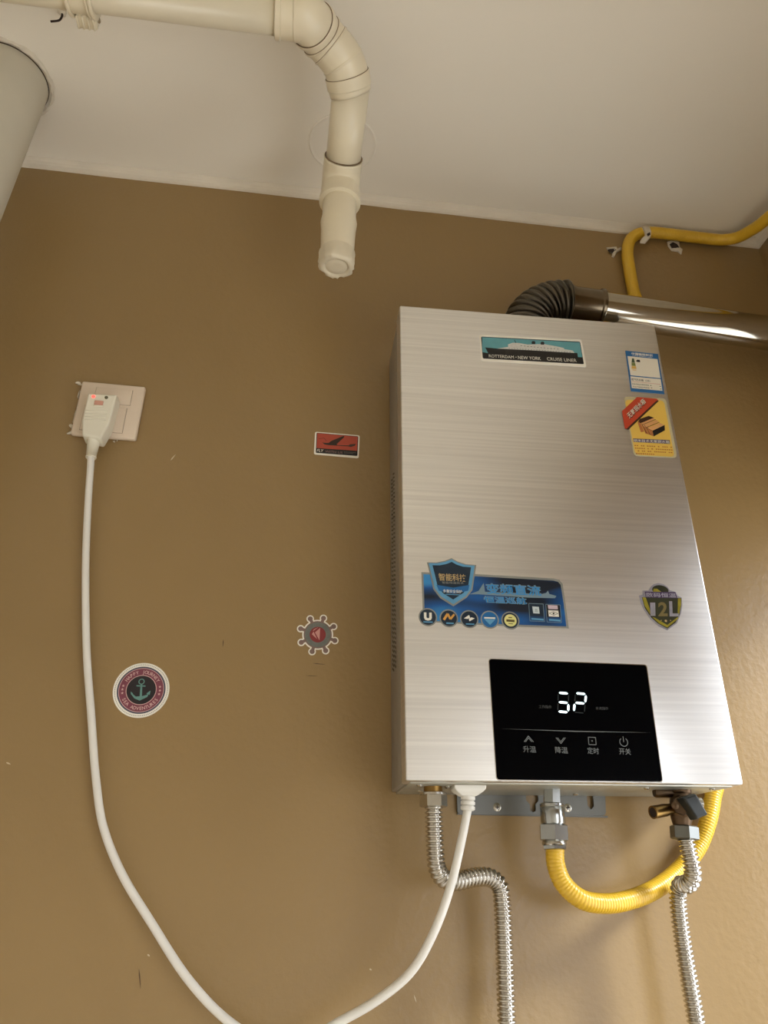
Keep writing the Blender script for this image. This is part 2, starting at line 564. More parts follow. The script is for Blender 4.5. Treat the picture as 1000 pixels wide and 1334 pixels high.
# --- control panel
def cP(x, y): return H(630 + x / 4.1667, 850 + y / 4.1667)
pts = [cP(28, 36), cP(880, 70), cP(968, 702), cP(70, 690)]
pan = flat(FRONT, 'control_panel', rounded(pts, .0035), M_glass, 2, heater, .0005)
edge = [cP(24, 33), cP(884, 66), cP(972, 706), cP(66, 694)]
flat(FRONT, 'panel_rim', rounded(edge, .0038), M_rim, 0, pan, .0003)
def cD(x, y): return H(690 + x / 8.333, 890 + y / 8.333)
def digit(x0, x1, xs, ytop, ymid, ybot, on, slant):
    """seven-segment figure; slant = shift of x for the foot"""
    def q(u, v):
        y = ytop + (ybot - ytop) * v
        return cD(x0 + (x1 - x0) * u + slant * v, y + 10 * u)
    segs = {'a': (q(.08, 0), q(.92, 0)), 'g': (q(.08, .5), q(.92, .5)), 'd': (q(.08, 1), q(.92, 1)),
            'f': (q(0, .07), q(0, .43)), 'b': (q(1, .07), q(1, .43)), 'e': (q(0, .57), q(0, .93)), 'c': (q(1, .57), q(1, .93))}
    for s, (a, b) in segs.items():
        w = .0023 if s in on else .0010
        d = (b - a).normalized(); n = Vector((-d.y, d.x)) * w / 2
        c = w * .55
        loop = [a - d * c * .2, a + d * c - n, b - d * c - n, b + d * c * .2, b - d * c + n, a + d * c + n]
        flat(FRONT, 'display_segment', loop, M_seg_on if s in on else M_seg_off, 4 if s in on else 3, pan)
digit(305, 418, 0, 105, 0, 308, 'agcd', -5)
digit(492, 606, 0, 110, 0, 316, 'abge', -18)
text(FRONT, '工作指示', cD(95, 272), cD(232, 276), cD(93, 238), M_icon_dim, 3, pan)
text(FRONT, '水流指示', cD(712, 288), cD(848, 292), cD(710, 256), M_icon_dim, 3, pan)
def cI(x, y): return H(640 + x / 4.545, 940 + y / 4.545)
flat(FRONT, 'divider_line', [cI(50, 43), cI(500, 56), cI(945, 66), cI(500, 61)], M_icon, 3, pan)
W1 = .00065
many(FRONT, 'up_icon', [bar(cI(192, 121), cI(217, 86), W1), bar(cI(217, 86), cI(247, 121), W1), bar(cI(200, 121), cI(218, 97), W1), bar(cI(218, 97), cI(238, 121), W1)], M_icon, 3, pan)
many(FRONT, 'down_icon', [bar(cI(380, 96), cI(410, 131), W1), bar(cI(410, 131), cI(436, 96), W1), bar(cI(388, 96), cI(409, 120), W1), bar(cI(409, 120), cI(428, 96), W1)], M_icon, 3, pan)
q = [cI(571, 93), cI(614, 95), cI(618, 138), cI(575, 137)]
many(FRONT, 'timer_icon', [bar(q[i], q[(i + 1) % 4], W1) for i in range(4)] + [circle(cI(594, 115), .0008, 8)], M_icon, 3, pan)
pc = cI(781, 122)
arc = [pc + Vector((math.cos(t), math.sin(t))) * .0044 for t in [math.radians(125 + 290 * i / 20) for i in range(21)]]
many(FRONT, 'power_icon', [bar(arc[i], arc[i + 1], W1) for i in range(20)] + [bar(pc, pc + Vector((0, .006)), W1)], M_icon, 3, pan)
for s, x0, x1, yb in (('升温', 188, 264, 182), ('降温', 378, 452, 187), ('定时', 568, 636, 191), ('开关', 756, 824, 195)):
    text(FRONT, s, cI(x0, yb), cI(x1, yb + 3), cI(x0 - 4, yb - 38), M_icon, 3, pan)

# --- ship sticker
M_st_white = mat('sticker_white', (240, 235, 222), 0.4, 0, 0.02)
M_teal = mat('print_teal', (96, 158, 164), 0.4, 0, 0.06, 60)
M_ship = mat('print_ship_white', (206, 204, 196), 0.4, 0, 0.08, 300)
M_smoke = mat('print_dark_blue', (44, 56, 62), 0.4)
def cA(x, y): return H(600 + x / 5.556, 420 + y / 5.556)
st = flat(FRONT, 'ship_sticker', rounded([cA(134, 89), cA(874, 127), cA(907, 323), cA(146, 280)], .003), M_st_white, 0, heater, .0003)
tag(st, 'long ship sticker with teal sky and black sea')
flat(FRONT, 'sea', rounded([cA(146, 104), cA(862, 141), cA(890, 304), cA(158, 263)], .002), M_black, 1, st)
flat(FRONT, 'sky', [cA(154, 109), cA(858, 147), cA(879, 255), cA(846, 253), cA(500, 236), cA(205, 226), cA(156, 217)], M_teal, 2, st)
flat(FRONT, 'hull', [cA(175, 183), cA(270, 192), cA(500, 202), cA(842, 224), cA(848, 262), cA(205, 240)], M_black, 3, st)
flat(FRONT, 'superstructure', [cA(262, 192), cA(342, 180), cA(340, 162), cA(375, 150), cA(420, 152), cA(480, 163), cA(600, 160), cA(690, 176), cA(745, 188), cA(745, 196), cA(808, 206), cA(822, 224), cA(500, 204)], M_ship, 4, st)
many(FRONT, 'windows', [bar(cA(430 + i * 24, 172 + i * 2.2), cA(442 + i * 24, 173 + i * 2.2), .0007) for i in range(12)] +
     [bar(cA(345 + i * 20, 190 + i * 1.3), cA(352 + i * 20, 190.5 + i * 1.3), .0006) for i in range(23)], M_smoke, 5, st)
flat(FRONT, 'funnel', [cA(512, 160), cA(510, 146), cA(518, 138), cA(532, 139), cA(539, 148), cA(536, 161)], M_black, 5, st)
flat(FRONT, 'funnel', [cA(577, 164), cA(575, 150), cA(583, 142), cA(598, 143), cA(604, 152), cA(601, 165)], M_black, 5, st)
flat(FRONT, 'mast', bar(cA(386, 130), cA(398, 151), .0009), M_black, 5, st)
text(FRONT, 'ROTTERDAM', cA(203, 256), cA(383, 265), cA(201, 235), M_white_print, 5, st)
text(FRONT, '·', cA(394, 258), cA(402, 258), cA(394, 252), M_white_print, 5, st)
text(FRONT, 'NEW YORK', cA(414, 268), cA(579, 276), cA(411, 245), M_white_print, 5, st)
text(FRONT, 'CRUISE LINER', cA(624, 278), cA(837, 290), cA(620, 255), M_white_print, 5, st)

# --- energy label
M_eblue = mat('print_label_blue', (36, 98, 150), 0.4, 0, 0.05, 40)
M_epaper = mat('print_label_paper', (224, 216, 196), 0.45, 0, 0.02)
M_green = mat('print_dark_green', (58, 78, 52), 0.45)
M_amber = mat('print_amber', (214, 170, 84), 0.45)
M_redline = mat('print_red', (190, 60, 50), 0.45)
def cB(x, y): return H(800 + x / 8.333, 450 + y / 8.333)
st = flat(FRONT, 'energy_label', [cB(118, 58), cB(472, 94), cB(542, 530), cB(178, 498)], M_eblue, 0, heater, .0003)
tag(st, 'blue and white energy label')
flat(FRONT, 'upper_field', [cB(140, 117), cB(466, 151), cB(498, 358), cB(173, 326)], M_epaper, 1, st)
flat(FRONT, 'lower_field', [cB(172, 337), cB(500, 368), cB(520, 495), cB(187, 465)], M_epaper, 1, st)
text(FRONT, '中国能效标识', cB(186, 104), cB(416, 125), cB(182, 77), M_white_print, 1, st, .02)
text(FRONT, 'CHINA ENERGY LABEL', cB(192, 116), cB(416, 137), cB(191, 108), M_white_print, 1, st)
many(FRONT, 'grade_tower', [[cB(190, 142), cB(210, 144), cB(221, 190), cB(184, 187)]], M_green, 2, st)
many(FRONT, 'grade_tower', [[cB(184, 189), cB(222, 192), cB(230, 226), cB(185, 223)]], mat('print_olive', (120, 128, 66), 0.45), 2, st)
many(FRONT, 'grade_tower', [[cB(185, 225), cB(231, 228), cB(239, 258), cB(184, 256)], [cB(192, 264), cB(234, 267), cB(236, 275), cB(194, 272)]], M_amber, 2, st)
flat(FRONT, 'grade_arrow', [cB(230, 172), cB(247, 157), cB(274, 160), cB(279, 184), cB(250, 184)], M_black, 2, st)
text(FRONT, '燃气热水器', cB(184, 382), cB(316, 394), cB(181, 358), M_black, 2, st, .01)
text(FRONT, '(2级)', cB(336, 397), cB(388, 402), cB(333, 374), M_black, 2, st)
flat(FRONT, 'red_line', bar(cB(190, 393), cB(497, 425), .0004), M_redline, 2, st)
text(FRONT, '热负荷热水热效率值', cB(192, 428), cB(372, 444), cB(190, 411), M_black, 2, st)
text(FRONT, '热水产率能效等级值', cB(198, 456), cB(380, 472), cB(196, 442), M_black, 2, st)
many(FRONT, 'value_marks', [bar(cB(386, 437), cB(400, 438), .001), bar(cB(488, 447), cB(502, 448), .001), bar(cB(394, 463), cB(408, 464), .001), bar(cB(494, 476), cB(508, 477), .001)], M_black, 2, st)

# --- yellow sticker
M_yel = mat('print_yellow', (226, 186, 84), 0.4, 0, 0.10, 10)
M_pale = mat('clear_sticker_edge', (190, 178, 140), 0.35, 0, 0.05)
M_redband = mat('print_red_band', (186, 66, 38), 0.4, 0, 0.05)
M_dkbrown = mat('print_dark_brown', (56, 30, 18), 0.4)
M_cop = mat('print_copper', (184, 116, 66), 0.4, 0, 0.06)
M_cop2 = mat('print_copper_light', (216, 160, 102), 0.4, 0, 0.06)
M_purple = mat('print_purple', (74, 56, 92), 0.4)
M_brown_text = mat('print_brown_text', (176, 110, 44), 0.4)
st = flat(FRONT, 'tank_sticker', rounded([cB(100, 555), cB(556, 578), cB(682, 1222), cB(212, 1198)], .006), M_pale, 0, heater, .0003)
tag(st, 'yellow water tank sticker with red corner band')
flat(FRONT, 'yellow_field', rounded([cB(112, 592), cB(535, 600), cB(652, 1212), cB(226, 1188)], .006), M_yel, 1, st)
flat(FRONT, 'red_band_edge', [cB(452, 582), cB(480, 606), cB(150, 918), cB(112, 905)], M_dkbrown, 2, st)
flat(FRONT, 'red_band', [cB(245, 563), cB(458, 582), cB(472, 598), cB(450, 606), cB(128, 908), cB(110, 900), cB(80, 716)], M_redband, 3, st)
text(FRONT, '无氧铜水箱', cB(168, 812), cB(352, 634), cB(128, 758), M_dkbrown, 4, st, .02)
text(FRONT, '无氧铜水箱', cB(162, 800), cB(342, 624), cB(124, 750), M_epaper, 5, st, .006)
many(FRONT, 'tank_side', [[cB(250, 840), cB(270, 820), cB(320, 940), cB(285, 945)], [cB(285, 850), cB(310, 850), cB(375, 970), cB(335, 960)], [cB(330, 880), cB(360, 880), cB(420, 985), cB(385, 975)]], M_cop, 3, st)
many(FRONT, 'tank_fins', [[cB(280, 850), cB(420, 790), cB(440, 812), cB(300, 872)], [cB(300, 872), cB(455, 812), cB(480, 832), cB(340, 900)], [cB(345, 905), cB(490, 845), cB(540, 868), cB(412, 930)]], M_cop2, 4, st)
many(FRONT, 'tank_top', [[cB(255, 830), cB(275, 800), cB(370, 768), cB(430, 788), cB(280, 848)]], M_dkbrown, 3, st)
many(FRONT, 'tank_front', [[cB(410, 930), cB(542, 868), cB(545, 925), cB(424, 992)]], M_black, 5, st)
many(FRONT, 'tank_front', [[cB(352, 905), cB(410, 930), cB(424, 992), cB(372, 970)]], M_cop, 5, st)
many(FRONT, 'tank_outline', [bar(cB(296, 868), cB(446, 806), .0006), bar(cB(338, 898), cB(484, 838), .0006), bar(cB(352, 905), cB(412, 932), .0005), bar(cB(290, 850), cB(345, 955), .0006), bar(cB(322, 870), cB(388, 975), .0006)], M_dkbrown, 6, st)
flat(FRONT, 'title_field', [cB(200, 1012), cB(598, 1030), cB(602, 1072), cB(206, 1050)], M_purple, 2, st)
text(FRONT, '纳米技术无氧铜水箱', cB(208, 1048), cB(596, 1068), cB(204, 1016), M_white_print, 3, st, .0)
rows = []
for r in range(4):
    x = 215
    y = 1088 + r * 29
    while x < (610 if r < 3 else 420):
        w = random.choice((14, 16, 18))
        if random.random() > .12:
            rows.append(bar(cB(x + r * 6, y + (x - 215) * .05), cB(x + w + r * 6, y + (x + w - 215) * .05), .0017))
        x += w + 7
many(FRONT, 'small_print', rows, M_brown_text, 2, st)

# --- blue technology sticker
def blue_print():
    m = bpy.data.materials.new('print_blue_waves')
    m.use_nodes = True
    nt = m.node_tree; b = nt.nodes['Principled BSDF']
    tc = nt.nodes.new('ShaderNodeTexCoord')
    mp = nt.nodes.new('ShaderNodeMapping'); mp.inputs['Scale'].default_value = (9, 1, 34)
    mp.inputs['Rotation'].default_value = (0, 0.10, 0)
    n = nt.nodes.new('ShaderNodeTexNoise'); n.inputs['Scale'].default_value = 1.0; n.inputs['Detail'].default_value = 1.5
    r = nt.nodes.new('ShaderNodeValToRGB')
    els = r.color_ramp.elements
    els[0].position, els[0].color = .36, (lin(12), lin(24), lin(40), 1)
    els[1].position, els[1].color = .72, (lin(62), lin(150), lin(206), 1)
    e = els.new(.52); e.color = (lin(20), lin(84), lin(146), 1)
    nt.links.new(tc.outputs['Object'], mp.inputs['Vector']); nt.links.new(mp.outputs['Vector'], n.inputs['Vector'])
    nt.links.new(n.outputs['Fac'], r.inputs['Fac']); nt.links.new(r.outputs['Color'], b.inputs['Base Color'])
    b.inputs['Roughness'].default_value = 0.35
    return m
M_bwave = blue_print()
M_navy = mat('print_navy', (22, 40, 56), 0.35, 0, 0.1, 30)
M_silver = mat('print_silver', (150, 152, 146), 0.35, 0.4, 0.06, 60)
M_ltblue = mat('print_light_blue', (98, 158, 196), 0.35, 0.2, 0.12, 30)
M_midblue = mat('print_mid_blue', (28, 96, 150), 0.35, 0, 0.2, 30)
M_gold = mat('print_gold', (196, 170, 120), 0.35, 0.2, 0.1)
M_title = mat('print_title_blue', (48, 140, 202), 0.35, 0, 0.05)
M_title_edge = mat('print_title_edge', (118, 140, 150), 0.35, 0, 0.05)
def cC(x, y): return H(535 + x / 4.545, 715 + y / 4.545)
st = flat(FRONT, 'technology_sticker', [cC(62, 139), cC(380, 150), cC(845, 176), cC(878, 184), cC(897, 208), cC(915, 330), cC(934, 472), cC(600, 460), cC(72, 432)], M_silver, 0, heater, .0003)
tag(st, 'wide blue technology sticker with shield and round icons')
flat(FRONT, 'blue_field', [cC(74, 151), cC(380, 163), cC(842, 189), cC(870, 196), cC(886, 214), cC(904, 330), cC(919, 460), cC(600, 449), cC(82, 424)], M_bwave, 1, st)
flat(FRONT, 'ship_outline', [cC(345, 270), cC(400, 250), cC(430, 203), cC(438, 255), cC(775, 268), cC(800, 262), cC(810, 248), cC(818, 268), cC(860, 280), cC(852, 293), cC(700, 290), cC(400, 270)], M_title_edge, 2, st)
text(FRONT, '变频直流', cC(446, 270), cC(776, 284), cC(436, 202), M_title_edge, 3, st, .04)
text(FRONT, '变频直流', cC(450, 267), cC(772, 281), cC(441, 207), M_title, 4, st, .008)
text(FRONT, '恒温巡航', cC(432, 322), cC(690, 333), cC(425, 278), M_title_edge, 3, st, .04)
text(FRONT, '恒温巡航', cC(436, 319), cC(686, 330), cC(430, 281), M_title, 4, st, .006)
sh = [cC(94, 81), cC(150, 82), cC(200, 72), cC(240, 56), cC(275, 76), cC(325, 92), cC(386, 97), cC(377, 160), cC(364, 245), cC(330, 290), cC(251, 342), cC(172, 292), cC(132, 240), cC(114, 160)]
flat(FRONT, 'shield_edge', sh, M_silver, 2, st)
cen = sum(sh, Vector((0, 0))) / len(sh)
flat(FRONT, 'shield_band', [cen + (p - cen) * .93 for p in sh], M_ltblue, 5, st)
flat(FRONT, 'shield_field', [cen + (p - cen) * .78 for p in sh], M_navy, 6, st)
flat(FRONT, 'shield_glow', [cC(150, 215), cC(250, 232), cC(345, 216), cC(338, 250), cC(250, 268), cC(165, 250)], M_midblue, 7, st)
text(FRONT, '智能科技', cC(164, 190), cC(327, 197), cC(161, 146), M_gold, 8, st, .012)
text(FRONT, '智能恒温技术', cC(184, 208), cC(312, 212), cC(182, 195), M_silver, 8, st)
text(FRONT, '多重安全保护', cC(191, 261), cC(303, 266), cC(189, 241), M_white_print, 8, st, .008)
flat(FRONT, 'small_print', bar(cC(205, 271), cC(292, 275), .0009), M_ltblue, 8, st)
rr = .0112
cs = [cC(100, 405), cC(224, 412), cC(345, 417), cC(466, 420), cC(588, 425)]
rr = (cC(155, 405) - cC(45, 405)).length / 2
for i, c in enumerate(cs):
    flat(FRONT, 'icon_ring', circle(c, rr, 32), M_silver, 2, st)
    flat(FRONT, 'icon_disc', circle(c, rr * .86, 32), M_navy if i != 3 else M_midblue, 3, st)
def cc(i, x, y): return cs[i] + Vector((x, y)) * rr
many(FRONT, 'magnet_icon', [[cc(0, -.42, .5), cc(0, -.42, -.1), cc(0, -.3, -.32), cc(0, 0, -.4), cc(0, 0, -.15), cc(0, -.15, -.05), cc(0, -.15, .5)], [cc(0, .15, .5), cc(0, .15, -.05), cc(0, 0, -.15), cc(0, 0, -.4), cc(0, .3, -.32), cc(0, .42, -.1), cc(0, .42, .5)]], M_white_print, 4, st)
flat(FRONT, 'icon_caption', bar(cc(0, -.5, -.55), cc(0, .5, -.55), rr * .13), M_ltblue, 4, st)
many(FRONT, 'pipe_icon', [bar(cc(1, -.55, -.2), cc(1, -.1, .5), rr * .26), bar(cc(1, -.1, .5), cc(1, .15, -.1), rr * .22), bar(cc(1, .15, -.1), cc(1, .6, .45), rr * .22)], mat('print_orange', (206, 152, 72), 0.4), 4, st)
flat(FRONT, 'icon_caption', bar(cc(1, -.3, -.55), cc(1, .5, -.55), rr * .16), M_ltblue, 4, st)
many(FRONT, 'flow_icon', [[cc(2, -.6, .05), cc(2, 0, .45), cc(2, .1, .15), cc(2, -.2, .0)], [cc(2, .6, .1), cc(2, 0, -.25), cc(2, -.05, .05), cc(2, .25, .2)]], M_white_print, 4, st)
flat(FRONT, 'icon_caption', bar(cc(2, -.4, -.55), cc(2, .5, -.55), rr * .13), M_ltblue, 4, st)
many(FRONT, 'drop_icon', [[cc(3, -.62, .05), cc(3, .62, .05), cc(3, 0, -.6)]], M_ltblue, 4, st)
many(FRONT, 'drop_icon', [bar(cc(3, -.6, .18), cc(3, .6, .18), rr * .16)], M_white_print, 4, st)
flat(FRONT, 'seal_disc', circle(cc(4, 0, 0), rr * .68, 28), mat('print_pale_yellow', (222, 216, 140), 0.4), 4, st)
many(FRONT, 'seal_print', [bar(cc(4, -.45, -.02), cc(4, .45, -.06), rr * .26), bar(cc(4, -.2, .32), cc(4, .2, .31), rr * .1), bar(cc(4, -.25, -.36), cc(4, .25, -.38), rr * .08)], mat('print_brown', (90, 78, 40), 0.4), 5, st)
for (x0, y0, x1, y1) in ((696, 324, 782, 396), (797, 329, 882, 402)):
    many(FRONT, 'feature_box', [bar(cC(x0, y0), cC(x1, y0 + 4), .0006), bar(cC(x1, y0 + 4), cC(x1 + 8, y1 + 36), .0006), bar(cC(x1 + 8, y1 + 36), cC(x0 + 8, y1 + 32), .0006), bar(cC(x0 + 8, y1 + 32), cC(x0, y0), .0006)], M_title_edge, 3, st)
    flat(FRONT, 'feature_field', [cC(x0 + 2, y0 + 2), cC(x1 - 2, y0 + 6), cC(x1 + 4, y1 + 6), cC(x0 + 5, y1 + 2)], M_navy if x0 < 750 else M_black, 2, st)
flat(FRONT, 'chip_icon', [cC(717, 342), cC(756, 345), cC(761, 385), cC(723, 383)], mat('print_chip', (196, 206, 206), 0.4), 4, st)
text(FRONT, '芯', cC(733, 374), cC(749, 375), cC(732, 357), M_navy, 5, st)
flat(FRONT, 'screen_icon', [cC(811, 364), cC(871, 367), cC(875, 404), cC(815, 401)], M_white_print, 4, st)
flat(FRONT, 'screen_icon', [cC(809, 334), cC(866, 337), cC(869, 360), cC(812, 357)], mat('print_pale_pink', (196, 176, 184), 0.4), 4, st)
eye = cC(843, 384)
many(FRONT, 'eye_icon', [bar(eye + Vector((-.0052, 0)), eye + Vector((0, .0022)), .0004), bar(eye + Vector((.0052, 0)), eye + Vector((0, .0022)), .0004), bar(eye + Vector((-.0052, 0)), eye + Vector((0, -.0022)), .0004), bar(eye + Vector((.0052, 0)), eye + Vector((0, -.0022)), .0004), circle(eye, .0011, 10)], M_black, 5, st)
flat(FRONT, 'feature_caption', bar(cC(712, 415), cC(784, 421), .0022), M_ltblue, 4, st)
flat(FRONT, 'feature_caption', bar(cC(816, 421), cC(884, 426), .0022), M_ltblue, 4, st)

# --- 12L badge
M_holo = mat('print_foil', (172, 172, 186), 0.3, 0.5, 0.15, 90)
M_olive = mat('print_dark_olive', (46, 48, 30), 0.35, 0, 0.25, 60)
M_goldfoil = mat('print_gold_foil', (158, 148, 52), 0.3, 0.3, 0.25, 70)
def cE(x, y): return H(820 + x / 11.11, 750 + y / 11.11)
bd = [cE(133, 288), cE(183, 274), cE(183, 216), cE(268, 214), cE(300, 160), cE(345, 124), cE(410, 108), cE(480, 122), cE(540, 160), cE(578, 212), cE(662, 236), cE(690, 290), cE(748, 318), cE(758, 420), cE(742, 540), cE(680, 690), cE(540, 792), cE(415, 728), cE(300, 632), cE(205, 500), cE(155, 390)]
st = flat(FRONT, 'capacity_badge', bd, M_holo, 0, heater, .0003)
tag(st, 'gold and black shield badge reading 12L')
flat(FRONT, 'badge_field', [cE(172, 312), cE(745, 325), cE(740, 440), cE(715, 570), cE(660, 680), cE(541, 768), cE(400, 690), cE(310, 610), cE(215, 470)], M_olive, 1, st)
flat(FRONT, 'badge_crown', circle(cE(440, 210), .0101, 24, .0062), M_olive, 1, st)
flat(FRONT, 'crown_gold', [cE(330, 235), cE(345, 190), cE(390, 190), cE(450, 235)], M_goldfoil, 2, st)
many(FRONT, 'gold_edge', [[cE(180, 315), cE(228, 318), cE(300, 520), cE(290, 560), cE(215, 440)], [cE(694, 330), cE(738, 330), cE(738, 420), cE(710, 560), cE(690, 540)],
     [cE(320, 600), cE(360, 610), cE(540, 715), cE(690, 600), cE(700, 620), cE(540, 752), cE(420, 690)]], M_goldfoil, 2, st)
flat(FRONT, 'banner', [cE(212, 232), cE(655, 240), cE(685, 330), cE(228, 318)], M_purple, 3, st)
text(FRONT, '数码恒温', cE(226, 312), cE(668, 322), cE(222, 246), M_holo, 4, st, .02)
text(FRONT, '1', cE(294, 584), cE(368, 584), cE(290, 392), M_holo, 4, st, .012)
text(FRONT, '2', cE(410, 590), cE(545, 590), cE(405, 385), mat('print_bronze', (126, 112, 70), 0.35, 0.2), 4, st, .03)
text(FRONT, 'L', cE(572, 592), cE(704, 592), cE(564, 372), M_holo, 4, st, .03)
many(FRONT, 'star', [circle(cE(518, 656), .0016, 5), circle(cE(450, 650), .0007, 5), circle(cE(586, 650), .0007, 5)], M_gold, 3, st)

# ------------------------------------------------------------------ flue
def flue():
    root = empty('flue_pipe', at_y(690, 400, -.058))
    o = root.location
    tag(root, 'stainless exhaust flue with dark corrugated elbow on top of the water heater', 'flue pipe')
    ztop = (HM @ Vector((0, 0, HH))).z
    P0 = at_y(738, 395.5, -.060)              # start of the straight pipe
    P2 = at_y(1000, 434.5, -.060)
    d = (P2 - P0).normalized()
    P3 = P0 + d * ((XR + .1 - P0.x) / d.x)
    # elbow: quarter turn from the outlet up to the pipe
    R = .074
    cx, cz = P0.x + .002, P0.z - R
    path = [Vector((cx - R, -.060, ztop - .002))]
    path += [Vector((cx - R, -.060, cz - .004))] if cz - .004 > ztop + .002 else []
    for i in range(0, 19):
        a = PI - (PI / 2) * i / 18
        q_ = Vector((cx + R * math.cos(a), -.060, cz + R * math.sin(a)))
        if q_.z > ztop + .001: path.append(q_)
    rs, L = resample(path, .0009)
    pit = L / 13
    me = tube_mesh('elbow', [p - o for p, s in rs], [.0322 + .0036 * (2 * abs(math.sin(PI * s / pit)) ** .8 - 1) for p, s in rs], 40)
    link('elbow', me, M_flue_elbow, root)
    r = .0265
    a = P0 - o
    S1 = .052
    link('sleeve', profile_tube('sleeve', a - d * .004, a + d, [(0, r + .003), (.006, r + .0035), (.012, r + .001), (S1, r + .001), (S1 + .002, r + .0032), (S1 + .006, r + .0034), (S1 + .008, r)], 48), M_flue_dark, root)
    Lp = (P3 - P0).length
    link('straight_pipe', profile_tube('straight_pipe', a + d * (S1 + .003), a + d, [(0, r - .0008), (Lp - S1, r)], 56), M_flue, root)
    return root
flue()

# ------------------------------------------------------------------ drain pipe under the ceiling
def at_t(px, py, t): return CAM + ray(px, py) * t
def drain():
    A0 = at_y(-60, -24, -.353)
    zr = A0.z
    e1 = at_z(390, 22, 2.545)
    run_y = e1.y
    a_far = Vector((-.9, run_y + .004, 2.538))
    root = empty('drain_pipe', e1)
    tag(root, 'white plastic drain pipe with elbows running under the ceiling and ending in a capped stub', 'drain pipe')
    o = Vector(e1)
    e2 = at_t(458, 108, 1.0)
    e3 = at_y(444, 236, -.155)
    end = at_y(438, 349, -.150)
    r = .0235
    # horizontal run
    d1 = (e1 - a_far).normalized()
    link('pipe', tube_mesh('pipe', [a_far - o, e1 - o], r, 40), M_pvc, root)
    # socket collar before the first elbow
    s0 = at_z(360, 20, 2.548); s0 = e1 - d1 * (e1 - s0).length
    link('socket', profile_tube('socket', s0 - o, e1 - o, [(-.001, r + .001), (0, r + .0045), (.006, r + .005), (.007, r + .0035), (.026, r + .0035), (.0265, r + .0042), (.030, r + .004), (.0305, r + .002)], 40), M_pvc, root)
    # two 45-degree elbows
    ctrl = [e1 - d1 * .006, e1 + d1 * .006, at_t(420, 48, .965), at_t(447, 82, .985), e2 + (e3 - e2).normalized() * .012]
    pts = catmull([p - o for p in ctrl], 10)
    link('elbow', tube_mesh('elbow', pts, r + .0042, 40), M_pvc, root)
    # raised ring joints on the elbows
    rs, L = resample(pts, .001)
    for f_, w, extra in ((.26, .010, .0062), (.40, .007, .0056), (.52, .003, .0050), (.70, .003, .0048), (.885, .016, .0058)):
        i = int(f_ * (len(rs) - 1)); n = max(2, int(w / .001 / 2))
        seg = [rs[j][0] for j in range(max(0, i - n), min(len(rs), i + n + 1))]
        link('joint_ring', tube_mesh('joint_ring', seg, [r + extra - (.0016 if k in (0, len(seg) - 1) else 0) for k in range(len(seg))], 40), M_pvc, root)
        j0 = max(0, i - n)
        link('joint_line', tube_mesh('joint_line', [rs[j0][0], rs[min(j0 + 1, len(rs) - 1)][0]], r + extra - .0007, 40), M_glue, root)
    d3 = (e3 - e2).normalized()
    link('pipe', tube_mesh('pipe', [e2 - o, e3 - o], r + .0008, 40), M_pvc, root)
    # third elbow, collar, stub
    d4 = (end - e3).normalized()
    link('joint_line', tube_mesh('joint_line', [e3 - d3 * .0348 - o, e3 - d3 * .0339 - o], r + .0030, 40), M_glue, root)
    a3 = e3 - d3 * .034
    c3 = catmull([a3 - o, e3 - d3 * .014 - o, e3 + d4 * .012 - o, e3 + d4 * .024 - o], 8)
    link('elbow', tube_mesh('elbow', c3, r + .0036, 40), M_pvc, root)
    c4 = e3 + d4 * .018
    link('collar', profile_tube('collar', c4 - o, end - o, [(-.001, r + .002), (0, r + .004), (.016, r + .004), (.017, r + .0056), (.024, r + .0056), (.025, r)], 40), M_pvc, root)
    link('pipe', profile_tube('stub', c4 - o, end - o, [(.0, r), (.05, r), (.062, r + .0018), (.075, r + .0005), ((end - c4).length - .018, r - .0012)], 40), M_pvc, root).name = 'pipe'
    # end plug with ragged rim of putty and a dished face
    seg = 44
    b0 = end - d4 * .026
    prof = [(0, r + .0004, .0004), (.006, r + .0012, .0006), (.014, r + .0002, .0008), (.022, r + .0006, .0012), (.026, r - .003, .0008), (.0262, r * .70, 0.0003), (.0240, r * .66, 0), (.0236, r * .62, 0), (.0248, r * .56, 0), (.0250, r * .3, 0), (.0250, .0002, 0)]
    ax = d4; n = ax.cross(Vector((1, 0, 0))).normalized(); m2 = ax.cross(n)
    V, F = [], []
    jit = [random.uniform(-1, 1) for _ in range(seg)]
    for (s, rad, j) in prof:
        for k in range(seg):
            an = 2 * PI * k / seg
            rr_ = rad + j * (jit[k] * 1.2 + .8 * math.sin(5 * an))
            V.append(b0 - o + ax * (s + j * jit[(k * 7) % seg]) + (n * math.cos(an) + m2 * math.sin(an)) * rr_)
    for i in range(len(prof) - 1):
        for k in range(seg):
            k2 = (k + 1) % seg
            F.append((i * seg + k, i * seg + k2, (i + 1) * seg + k2, (i + 1) * seg + k))
    link('end_plug', mesh_of('end_plug', V, F, True), M_pvc_old, root)
    return a_far, e1, run_y
dr_a, dr_b, dr_y = drain()

